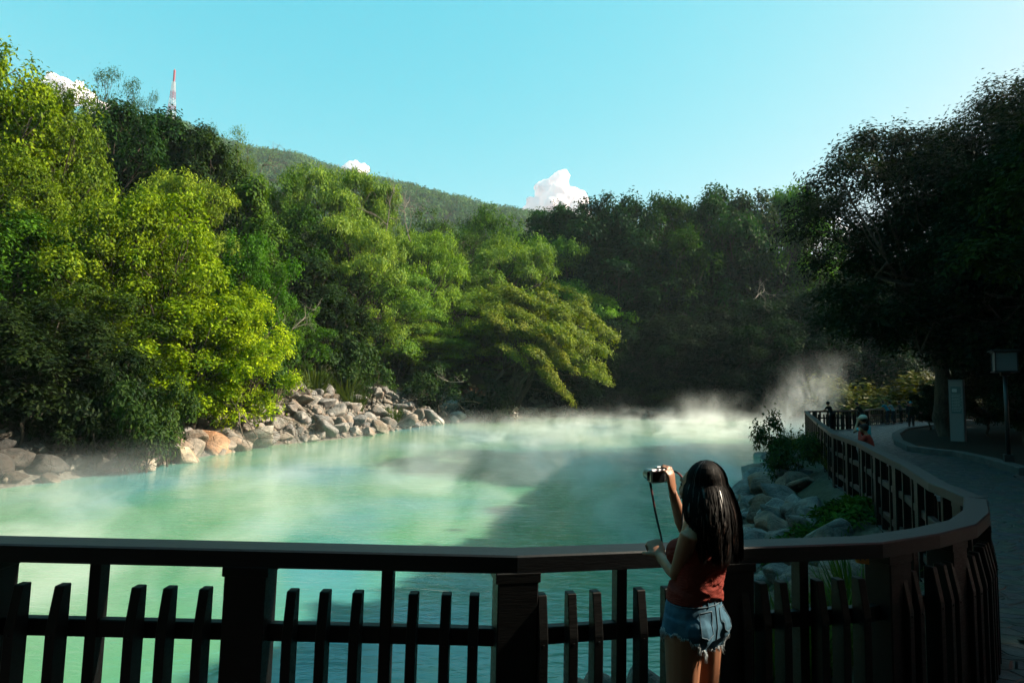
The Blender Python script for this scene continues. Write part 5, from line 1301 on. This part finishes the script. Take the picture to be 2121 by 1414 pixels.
def strand_mesh(n, seed, brown=False):
    rg = np.random.default_rng(seed); V = []; Fs = []
    for i in range(n):
        # angle round the head, 0 = front; the parting is on top
        a = (rg.random()*2-1)*math.pi*.98; front = abs(a) < .95
        if brown and front: continue
        out = (Fk*math.cos(a)+Rk*math.sin(a)).normalized()
        lift = .955+.075*rg.random(); pts = []
        for k in range(7):           # from the crown down over the skull
            ph = .05+k/6*1.45; pts.append(hc+Z*(math.cos(ph)*.099*lift)+out*(math.sin(ph)*(.082+.006*abs(math.sin(a)))*lift))
        if front and abs(a) < .48:
            pts = pts[:6]; end = pts[-1]-Z*(.01+.012*rg.random())+out*.003; pts.append(end)
        else:
            L_ = (.21+.10*rg.random()) if abs(a) > 1.2 else (.17+.06*rg.random()); last = pts[-1]
            back = max(0, (abs(a)-.9)/2.2); side = math.sin(a)
            wv_ = rg.random()*6.28; am = .006+.013*rg.random()
            for k in range(1, 12):
                t = k/11; flare = .004+.016*math.sin(t*2.6)
                p = last-Z*(L_*t)+out*(flare+.012*math.sin(t*2.2)-.02*t*t)-Fk*(.075*t*(1.15-.6*back))*(.25 if abs(a) < 1.75 else .7 if abs(a) < 2.2 else .55)
                p += (V3((-.016, -.052, 0))*min(1, t*1.5) if -2.7 < a < -.9 else V3((.026*t*t, 0, 0))) + Rk*(am*math.sin(t*9+wv_)*t)+Fk*(am*.6*math.cos(t*8+wv_)*t)
                pts.append(p)
        w_ = .0011+.0012*rg.random(); b0 = len(V); n_ = len(pts)
        for k, p in enumerate(pts):
            tg = (pts[min(k+1, n_-1)]-pts[max(k-1, 0)]).normalized(); o2 = (p-V3((hc.x, hc.y, p.z))); o2 = o2.normalized() if o2.length > .01 else out
            sd = tg.cross(o2).normalized(); ww = w_*(1 if k < n_-3 else (n_-1-k)/3+.08); V += [p-sd*ww, p+sd*ww+o2*.0012]
        for k in range(n_-1): Fs.append((b0+2*k, b0+2*k+1, b0+2*k+3, b0+2*k+2))
    return npmesh('strands', np.array([tuple(v) for v in V]), np.array(Fs), True)
sm_ = strand_mesh(5200, 5); so2 = bpy.data.objects.new('hair_strands', sm_); C.objects.link(so2); sm_.materials.append(M['hair']); so2.parent = hair_o
sm2 = strand_mesh(420, 6, True); 
so3 = bpy.data.objects.new('hair_strands', sm2); C.objects.link(so3); sm2.materials.append(M['hair_brown']); so3.parent = hair_o
# ------------------------------------------------------------------ the camera she holds
cc = atd(1363, 984, 2.78); ang = R(30)
dev = empty('handheld_camera', cc, ang); tag(dev, 'silver compact camera with dark screen and hanging strap held up by the woman', 'camera')
M['silver'] = mat('silver_shell', (.62, .64, .66), .28, .5, metal=.7); M['black_grip'] = mat('black_leatherette', (.012, .012, .013), .55); M['screen'] = mat('camera_screen', (.01, .012, .014), .12); M['glass'] = mat('lens_glass', (.02, .03, .05), .05, .8)
mb = MB(); mb.box((0, 0, .0), (.112, .032, .062), bev=.004); mb.build('shell', M['silver'], dev)
mb = MB(); mb.box((.0, .006, -.004), (.1135, .0225, .040), bev=.003); mb.build('grip_band', M['black_grip'], dev)
mb = MB(); mb.box((-.012, -.0185, -.003), (.072, .006, .050), bev=.002); sc_o = mb.build('screen', M['screen'], dev)
mb = MB()
mb.box((-.012, -.0155, -.003), (.080, .004, .057), bev=.0015)
mb.build('screen_frame', M['silver'], sc_o)
mb = MB(); mb.box((0, .002, .036), (.03, .022, .012), bev=.003); mb.build('viewfinder_hump', M['silver'], dev)
mb = MB(); mb.tube([(.036, 0, .030), (.036, 0, .039)], .009, 16); mb.tube([(.018, 0, .030), (.018, 0, .036)], .006, 14); mb.build('dial', M['silver'], dev)
for z in (.014, 0, -.014): mb = MB(); mb.tube([(.042, -.016, z), (.042, -.0195, z)], .0042, 10); mb.build('button', M['black_grip'], dev)
mb = MB(); mb.tube([(-.012, .014, 0), (-.012, .034, 0), (-.012, .036, 0), (-.012, .062, 0)], [.030, .030, .027, .026], 28, up0=(0, 0, 1)); ln_ = mb.build('lens', M['silver'], dev)
mb = MB(); mb.tube([(-.012, .0625, 0), (-.012, .0635, 0)], .020, 24); mb.build('front_glass', M['glass'], ln_)
for s_ in (-1, 1): mb = MB(); mb.tube([(s_*.056, 0, .020), (s_*.062, 0, .022)], .004, 8); mb.build('strap_lug', M['silver'], dev)
m = mat('strap_fabric', (.01, .01, .01), .75); b = NB(m); at = b.n('ShaderNodeAttribute', attribute_name='v'); b.col(b.ramp(at.outputs['Fac'], [(.45, (.008, .008, .009)), (.55, (.30, .045, .04))])); M['strap'] = m
def ribbon(nm, pts, w_, vals, twist, par):
    V = []; Fs = []; vv = []; n = len(pts)
    for k, p in enumerate(pts):
        tg = (pts[min(k+1, n-1)]-pts[max(k-1, 0)]).normalized(); a = twist[0]+(twist[1]-twist[0])*k/(n-1); s1 = tg.cross(V3((0, 1, 0))).normalized(); s2 = tg.cross(s1); sd = s1*math.cos(a)+s2*math.sin(a); nn = tg.cross(sd)*.0008
        V += [p-sd*w_/2-nn, p+sd*w_/2-nn, p+sd*w_/2+nn, p-sd*w_/2+nn]
    for k in range(n-1):
        for j in range(4): q = (j+1) % 4; Fs.append((k*4+j, k*4+q, k*4+4+q, k*4+4+j)); vv.append(vals[min(len(vals)-1, int(len(vals)*k/(n-1)))])
    me = npmesh(nm, np.array([tuple(v) for v in V]), np.array(Fs), False, {'v': vv}); me.materials.append(M['strap']); o = bpy.data.objects.new(nm, me); C.objects.link(o); o.parent = par; return o
def smooth_pts(P, n=24):
    P = [V3(p) for p in P]; Q = [P[0]]+P+[P[-1]]; out = []
    for i in range(1, len(Q)-2):
        a, b2, c, d = Q[i-1], Q[i], Q[i+1], Q[i+2]
        for t in np.linspace(0, 1, n, endpoint=(i == len(Q)-3)):
            t = float(t); out.append(.5*((2*b2)+(c-a)*t+(2*a-5*b2+4*c-d)*t*t+(3*b2-a-3*c+d)*t**3))
    return out
Mi = (Matrix.Translation(cc) @ Matrix.Rotation(ang, 4, 'Z')).inverted()
l1 = V3((-.062, 0, .020)); l2 = V3((.062, 0, .020))
s1 = smooth_pts([l1, Mi @ atd(1350, 1018, 2.76), Mi @ atd(1360, 1072, 2.75), Mi @ atd(1371, 1122, 2.735), Mi @ atd(1366, 1140, 2.72)], 12)
s2 = smooth_pts([l2, Mi @ atd(1404, 979, 2.76), Mi @ atd(1416, 1000, 2.73), Mi @ atd(1415, 1050, 2.70), Mi @ atd(1411, 1110, 2.66), Mi @ atd(1392, 1150, 2.66), Mi @ atd(1370, 1142, 2.70)], 10)
ribbon('strap', s1, .010, [0, 1, 0, 0, 1], (.2, 1.9), dev); ribbon('strap', s2, .010, [0, 1, 0, 0, 0, 0], (.9, .3), dev)
# ------------------------------------------------------------------ the visitors further along the path
PM = {}
def pmat(nm, c, r=.8):
    if nm not in PM: PM[nm] = mat(nm, c, r, .2)
    return PM[nm]
def visitor(x, y, rz, H, label, top, bottom, hairc=(.01, .008, .007), lean=0.0, arms='down', skirt=False, cap=None, sleeves=True, bag=None, voxel=.018, z0=0.004, bend=0.0):
    """one figure, facing +y before the turn rz; lean bends the trunk forwards (radians)"""
    o = empty('person', (x, y, z0), rz); tag(o, label, 'person', 'visitors along the path')
    k = H/1.70; F_ = V3((0, 1, 0)); X_ = V3((1, 0, 0)); cl, s_l = math.cos(lean), math.sin(lean)
    up = V3((0, s_l, cl)); fw = V3((0, cl, -s_l)); pe = V3((0, -.10*s_l, .93))
    wa = pe+up*.14; ch = pe+up*.32; ne = pe+up*.50; hd = ne+up*.10+V3((0, .03, .045)); sh_ = [ch+up*.125+X_*s_*.17 for s_ in (-1, 1)]
    if arms == 'rail': el = [s_+V3((q*.05, .17, -.20)) for s_, q in zip(sh_, (-1, 1))]; wr = [V3((e.x*.6, e.y+.20, 1.12)) for e in el]
    elif arms == 'up': el = [s_+V3((q*.04, .16, -.16)) for s_, q in zip(sh_, (-1, 1))]; wr = [V3((q*.05, el[0].y+.14, hd.z-.06)) for q in (-1, 1)]
    elif arms == 'point': el = [sh_[0]+V3((-.25, .05, -.02)), sh_[1]+V3((.04, -.02, -.27))]; wr = [el[0]+V3((-.23, .04, .03)), el[1]+V3((.0, .06, -.24))]
    elif arms == 'face': el = [s_+V3((q*.16, .10, -.14)) for s_, q in zip(sh_, (-1, 1))]; wr = [V3((q*.07, hd.y+.09, hd.z-.03)) for q in (-1, 1)]
    else: el = [s_+V3((q*.05, -.01, -.28)) for s_, q in zip(sh_, (-1, 1))]; wr = [e+V3((0, .06, -.24)) for e in el]
    hp = [pe+X_*q*.09 for q in (-1, 1)]; kn = [V3((q*.10, .03, .49)) for q in (-1, 1)]; an = [V3((q*.11, -.02, .09)) for q in (-1, 1)]
    def fin(mb, nm, m_, vox=None):
        mb.v = [tuple(V3(v)*k) for v in mb.v]; me = fuse(mb, nm, (vox or voxel), 2); me.materials.append(m_); c = bpy.data.objects.new(nm, me); C.objects.link(c); c.parent = o; return c
    mb = MB(); limb(mb, [pe-Z*.06, pe, wa, ch, ch+up*.11, ne], [(.09, .13), (.10, .15), (.08, .125), (.095, .15), (.07, .15), (.045, .05)], 12, up0=fw); limb(mb, [ne-up*.03, hd-up*.05], [.05, .05], 10)
    ball(mb, hd+Z*.02, (.078, .095, .11)); ball(mb, hd+V3((0, .035, -.045)), (.055, .06, .055)); ball(mb, hd+V3((0, .10, -.01)), (.014, .02, .02))
    for i in range(2):
        limb(mb, [sh_[i], sh_[i].lerp(el[i], .5), el[i], el[i].lerp(wr[i], .5), wr[i]], [.046, .042, .036, .034, .026], 8)
        dh = (wr[i]-el[i]).normalized(); limb(mb, [wr[i], wr[i]+dh*.05, wr[i]+dh*.09], [(.022, .035), (.022, .042), (.014, .034)], 8)
        for q in range(4): sd = dh.cross(V3((0, .3, 1))).normalized()*((q-1.5)*.020); limb(mb, [wr[i]+dh*.08+sd, wr[i]+dh*.125+sd, wr[i]+dh*.15+sd-Z*.02], [.010, .010, .008], 6)
        limb(mb, [hp[i], hp[i].lerp(kn[i], .5), kn[i], kn[i].lerp(an[i], .4), an[i]], [.085, .075, .056, .056, .036], 10); limb(mb, [an[i]-Z*.04+V3((0, -.05, 0)), an[i]-Z*.05+V3((0, .1, 0)), an[i]-Z*.06+V3((0, .16, 0))], [(.035, .04), (.03, .045), (.02, .03)], 8, up0=Z)
    fin(mb, 'body', M['skin'], .014)
    mb = MB(); limb(mb, [pe-up*.02, pe+up*.06, wa, ch, ch+up*.10, ch+up*.155], [(.115, .165), (.108, .158), (.10, .145), (.112, .17), (.092, .17), (.055, .10)], 14, up0=fw)
    for i in range(2):
        t_ = 1.0 if sleeves == 'long' else .62
        limb(mb, [sh_[i]-X_*(.03*(-1, 1)[i]), sh_[i], sh_[i].lerp(el[i], t_)], [.055, .062, .055], 9)
        if sleeves == 'long': limb(mb, [el[i], el[i].lerp(wr[i], .9)], [.05, .036], 9)
    fin(mb, 'top', top)
    mb = MB()
    if skirt: limb(mb, [pe+Z*.04, pe-Z*.05, pe-Z*.22, pe-Z*.40], [(.11, .16), (.13, .19), (.17, .23), (.21, .27)], 18, up0=F_)
    else:
        limb(mb, [pe+Z*.05, pe-Z*.08], [(.112, .162), (.118, .168)], 12, up0=F_)
        for i in range(2): limb(mb, [hp[i], kn[i], an[i]+Z*.02], [.098, .072, .058], 10)
    fin(mb, 'skirt' if skirt else 'trousers', bottom)
    mb = MB(); ball(mb, hd+V3((0, -.018, .035)), (.092, .104, .105)); 
    if bag == 'longhair': limb(mb, [hd-V3((0, .05, .0)), hd-V3((0, .07, .14)), hd-V3((0, .08, .28))], [(.07, .085), (.05, .09), (.02, .06)], 10, up0=F_)
    fin(mb, 'hair', pmat('dark_hair_%d' % int(hairc[0]*1000), hairc, .5))
    if cap: 
        mb = MB(); ball(mb, hd+V3((0, -.012, .062)), (.10, .112, .088)); limb(mb, [hd+V3((0, .06, .065)), hd+V3((0, .17, .05))], [(.012, .075), (.008, .06)], 10, up0=Z); fin(mb, 'cap', cap)
    if bag and bag != 'longhair': 
        mb = MB(); limb(mb, [ch-fw*.12-up*.12, ch-fw*.15, ch-fw*.12+up*.10], [(.05, .11), (.08, .13), (.05, .10)], 10, up0=fw); fin(mb, 'backpack', bag)
    if sleeves != 'long' or True:
        mb = MB()
        for a_ in an: limb(mb, [a_-Z*.045+V3((0, -.06, 0)), a_-Z*.05+V3((0, .1, 0)), a_-Z*.06+V3((0, .17, 0))], [(.04, .045), (.036, .05), (.02, .034)], 8, up0=Z)
        fin(mb, 'shoes', pmat('dark_shoes', (.03, .03, .035)))
    return o
blue = pmat('bright_blue_cotton', (.03, .28, .42)); cyan = pmat('cyan_cotton', (.05, .40, .45)); redm = pmat('scarlet_cotton', (.38, .035, .02)); blk = pmat('black_cotton', (.012, .012, .014)); nav = pmat('navy_cotton', (.02, .03, .05)); pk = pmat('dusty_pink_cotton', (.30, .10, .09)); wh = pmat('white_cotton', (.62, .62, .62)); gy = pmat('grey_cotton', (.06, .065, .07)); lb = pmat('pale_blue_cotton', (.25, .42, .48)); cream = pmat('cream_cap', (.55, .52, .45)); bcap = pmat('blue_cap', (.08, .38, .52))
def feet(px, py): return onz(px, py, 0.0)
def facing(px, py, dx, dy): p = feet(px, py); return p.x, p.y, math.atan2(-dx, dy)
# two seen over the handrail, close to the fence
p = atd(1795, 860, 13.4); visitor(p.x, p.y, .5, p.z/1.0, 'visitor in a cream cap and cyan shirt behind the one in red', cyan, nav, cap=cream, lean=.15, arms='face', voxel=.014)
p = atd(1803, 884, 12.2); visitor(p.x, p.y, .8, p.z+.06, 'short visitor in red with a dark hat looking over the long fence', redm, blk, cap=pmat('dark_hat', (.01, .01, .012)), lean=.25, arms='face', sleeves='long', voxel=.014)
def at_fence(s, out=.42):
    L = far_fence; q, e = along(L, s); n_ = V3((e.y, -e.x, 0)); return V3((q.x, q.y, 0))+n_*(.15+out), math.atan2(-(-n_.x), -n_.y)
def s_for_px(px):
    best = None
    for s in np.arange(0.5, 60, .15):
        q, r_ = at_fence(s); x, y = px_of(q.x, q.y, .9)
        if best is None or abs(x-px) < best[0]: best = (abs(x-px), s)
    return best[1]
for px, H, lab, kw in [
 (1721, 1.62, 'dark clad visitor leaning on the rail at the fence corner', dict(top=blk, bottom=blk, arms='rail', lean=.35)),
 (1786, 1.66, 'dark clad visitor bending over the far rail beside a wisp of steam', dict(top=blk, bottom=nav, arms='rail', lean=.55)),
 (1838, 1.72, 'visitor in a bright blue shirt leaning over the far fence', dict(top=blue, bottom=nav, arms='rail', lean=.5)),
 (1850, 1.68, 'visitor in a pale blue shirt leaning beside the bright blue one', dict(top=lb, bottom=nav, arms='rail', lean=.4)),
 (1866, 1.66, 'visitor in grey at the far fence between the blue shirts and the pointing one', dict(top=gy, bottom=blk, arms='rail', lean=.2)),
 (1882, 1.66, 'visitor in dusty pink with an outstretched arm at the far fence', dict(top=pk, bottom=nav, arms='point')),
 (1907, 1.60, 'woman in a white shirt and pink skirt at the far fence', dict(top=wh, bottom=pk, arms='rail', lean=.15, skirt=True, bag='longhair')),
 (1920, 1.68, 'visitor all in black beside the white shirted woman', dict(top=blk, bottom=blk, arms='down', bag='longhair')),
 (1931, 1.66, 'visitor carrying a white backpack at the far end of the group', dict(top=gy, bottom=blk, arms='down', bag=wh)),
 ]:
    s = s_for_px(px); q, rz = at_fence(s); visitor(q.x, q.y, rz, H, lab, **kw)
p = feet(1888, 887); visitor(p.x, p.y, R(150), 1.66, 'visitor in dark clothes and blue cap standing in the middle of the path', blk, blk, cap=bcap, arms='down', sleeves='long')
# ------------------------------------------------------------------ steam over the hot water
def steam_mat(name, dens, sc, lo, hi, z0, z1, col=(.97, .985, .99), near=None, aniso=.0, column=None):
    m = bpy.data.materials.new(name); m.use_nodes = True; nt = m.node_tree; nt.nodes.remove(nt.nodes['Principled BSDF']); b = NB(m)
    v = b.n('ShaderNodeVolumePrincipled'); v.inputs['Color'].default_value = (*col, 1); v.inputs['Anisotropy'].default_value = aniso
    P_ = b.pos(); sp_ = b.n('ShaderNodeSeparateXYZ'); b.l(P_, sp_.inputs[0])
    n1 = b.noise(1.0, 4, .6, b.scale(P_, sc), .8); n0 = b.noise(1.0, 2, .5, b.scale(P_, (.07, .05, .05)))
    f = b.math('MULTIPLY', b.ramp(n1, [(lo, (0, 0, 0)), (hi, (1, 1, 1))]), b.ramp(n0, [(.38, (.12, .12, .12)), (.62, (1, 1, 1))]))
    mr = b.n('ShaderNodeMapRange'); b.l(sp_.outputs[2], mr.inputs[0]); mr.inputs[1].default_value = z0; mr.inputs[2].default_value = z1; mr.inputs[3].default_value = 1; mr.inputs[4].default_value = 0
    f = b.math('MULTIPLY', f, b.math('POWER', mr.outputs[0], 1.6))
    if near:
        mr2 = b.n('ShaderNodeMapRange'); b.l(sp_.outputs[1], mr2.inputs[0])
        for i, q in enumerate(near): mr2.inputs[i+1].default_value = q
        f = b.math('MULTIPLY', f, mr2.outputs[0])
        mr4 = b.n('ShaderNodeMapRange'); b.l(b.math('ADD', sp_.outputs[0], b.math('MULTIPLY', sp_.outputs[1], -.28)), mr4.inputs[0])
        for i, q in enumerate((-19, -9, .0, 1.0)): mr4.inputs[i+1].default_value = q
        f = b.math('MULTIPLY', f, mr4.outputs[0])
    if column:
        # rising column: fades with the distance from a wavering axis
        x0, y0, r0, lean = column
        dn_ = b.n('ShaderNodeTexNoise'); dn_.inputs['Scale'].default_value = .55; dn_.inputs['Detail'].default_value = 3; b.l(P_, dn_.inputs['Vector'])
        sc_ = b.n('ShaderNodeSeparateXYZ'); b.l(dn_.outputs['Color'], sc_.inputs[0])
        dx = b.math('SUBTRACT', b.math('ADD', sp_.outputs[0], b.math('MULTIPLY', b.math('SUBTRACT', sc_.outputs[0], .5), 3.2)), b.math('ADD', x0, b.math('MULTIPLY', sp_.outputs[2], lean)))
        dy = b.math('SUBTRACT', sp_.outputs[1], y0)
        d2 = b.math('SQRT', b.math('ADD', b.math('MULTIPLY', dx, dx), b.math('MULTIPLY', dy, dy)))
        mr3 = b.n('ShaderNodeMapRange', interpolation_type='SMOOTHSTEP'); b.l(d2, mr3.inputs[0]); mr3.inputs[1].default_value = 0; mr3.inputs[2].default_value = r0; mr3.inputs[3].default_value = 1; mr3.inputs[4].default_value = 0
        f = b.math('MULTIPLY', f, mr3.outputs[0])
    b.l(b.math('MULTIPLY', f, dens), v.inputs['Density']); b.l(v.outputs[0], nt.nodes['Material Output'].inputs['Volume'])
    return m
sm = steam_mat('steam_layer', .55, (.42, .30, .7), .46, .62, WZ, .45, near=(8, 55, .8, .32))
pts = [(-40, 7.5), (-12, 7.0), (2, 8.5), (8.5, 20), (15, 33), (23, 37), (44, 54), (76, 73), (72, 83), (14, 77.5), (-3, 58), (-9, 42), (-13, 28), (-16, 18), (-26, 12)]
def prism(name, pts, z0, z1, m):
    n = len(pts); mb = MB(); mb.add([(x, y, z0) for x, y in pts]+[(x, y, z1) for x, y in pts], [tuple(range(n-1, -1, -1)), tuple(range(n, 2*n))]+[(i, (i+1) % n, (i+1) % n+n, i+n) for i in range(n)])
    o = mb.build(name, m); return o
st1 = prism('steam', pts, WZ+.01, .45, sm); tag(st1, 'thin wisps of white steam drifting low over the hot water', 'steam', kind='stuff')
for (x0, y0, r0, h_, lean, dens, lab) in [(25.5, 52, 4.2, 6.2, .55, .8, 'tall curl of white steam rising beside the corner of the fence'), (20, 60, 5.0, 2.6, .3, .35, 'low bank of white steam at the far end of the water'), (11.5, 70, 5, 2.2, .2, .25, 'faint steam rising off the water by the dark far trees'), (44, 62, 4, 4.0, .4, .25, 'faint steam behind the far fence')]:
    mm = steam_mat('steam_plume', dens, (.6, .6, .38), .42, .66, WZ, h_, column=(x0, y0, r0, lean))
    o = prism('steam', [(x0-r0-1.5, y0-r0), (x0+r0+3, y0-r0), (x0+r0+3, y0+r0), (x0-r0-1.5, y0+r0)], WZ+.02, h_, mm); tag(o, lab, 'steam', kind='stuff')
# ------------------------------------------------------------------ the air itself
hm = bpy.data.materials.new('haze_air'); hm.use_nodes = True; hm.node_tree.nodes.remove(hm.node_tree.nodes['Principled BSDF'])
hv = hm.node_tree.nodes.new('ShaderNodeVolumePrincipled'); hv.inputs['Color'].default_value = (.72, .90, 1, 1); hv.inputs['Density'].default_value = .00016; hv.inputs['Anisotropy'].default_value = .1
hm.node_tree.links.new(hv.outputs[0], hm.node_tree.nodes['Material Output'].inputs['Volume'])
hb = MB(); hb.box((-50, 300, 155), (2300, 2300, 322)); ha = hb.build('haze', hm); tag(ha, kind='stuff')
# ------------------------------------------------------------------ one calibration of every surface's reflectance to the exposure
ALB = .56; KEEP = {'cloud_white': 1.0, 'hot_spring_water': .68, 'lamp_metal': 1}
for m in bpy.data.materials:
    if not m.use_nodes: continue
    nt = m.node_tree; k = KEEP.get(m.name, ALB)
    for nd in list(nt.nodes):
        if nd.bl_idname not in ('ShaderNodeBsdfPrincipled', 'ShaderNodeBsdfTranslucent'): continue
        sk_ = nd.inputs[0]
        if sk_.is_linked:
            src = sk_.links[0].from_socket; mx = nt.nodes.new('ShaderNodeMix'); mx.data_type = 'RGBA'; mx.blend_type = 'MULTIPLY'; mx.inputs[0].default_value = 1
            nt.links.new(src, mx.inputs[6]); mx.inputs[7].default_value = (k, k, k, 1); nt.links.new(mx.outputs[2], sk_)
        else:
            c = sk_.default_value; sk_.default_value = (c[0]*k, c[1]*k, c[2]*k, 1)

# look-alikes that share a wording get their place in the row counted from where the picture is taken
ordn = ['first', 'second', 'third', 'fourth', 'fifth', 'sixth', 'seventh', 'eighth', 'ninth', 'tenth', 'eleventh', 'twelfth']
sets = {}
for o in bpy.data.objects:
    if o.parent is None and 'label' in o: sets.setdefault(o['label'], []).append(o)
for lab, L in sets.items():
    if len(L) < 2: continue
    L.sort(key=lambda o: o.location.length)
    for i, o in enumerate(L): o['label'] = lab+', %s such from the camera' % ordn[min(i, 11)]
for o in bpy.data.objects:
    if o.parent is None and 'label' in o:
        l = o['label']
        for a, b in ((' of the bank', ' bank'), (' along the long fence', ' along the fence'), (' at the waterline', ' at waterline'), ('below the first boards of the long fence', 'below the long fence'), ('with the ', 'with '), (' in the ', ' in '), ('under the ', 'under '), ('the ', '')):
            if len(l.replace('-', ' ').split()) <= 16: break
            l = l.replace(a, b)
        o['label'] = l
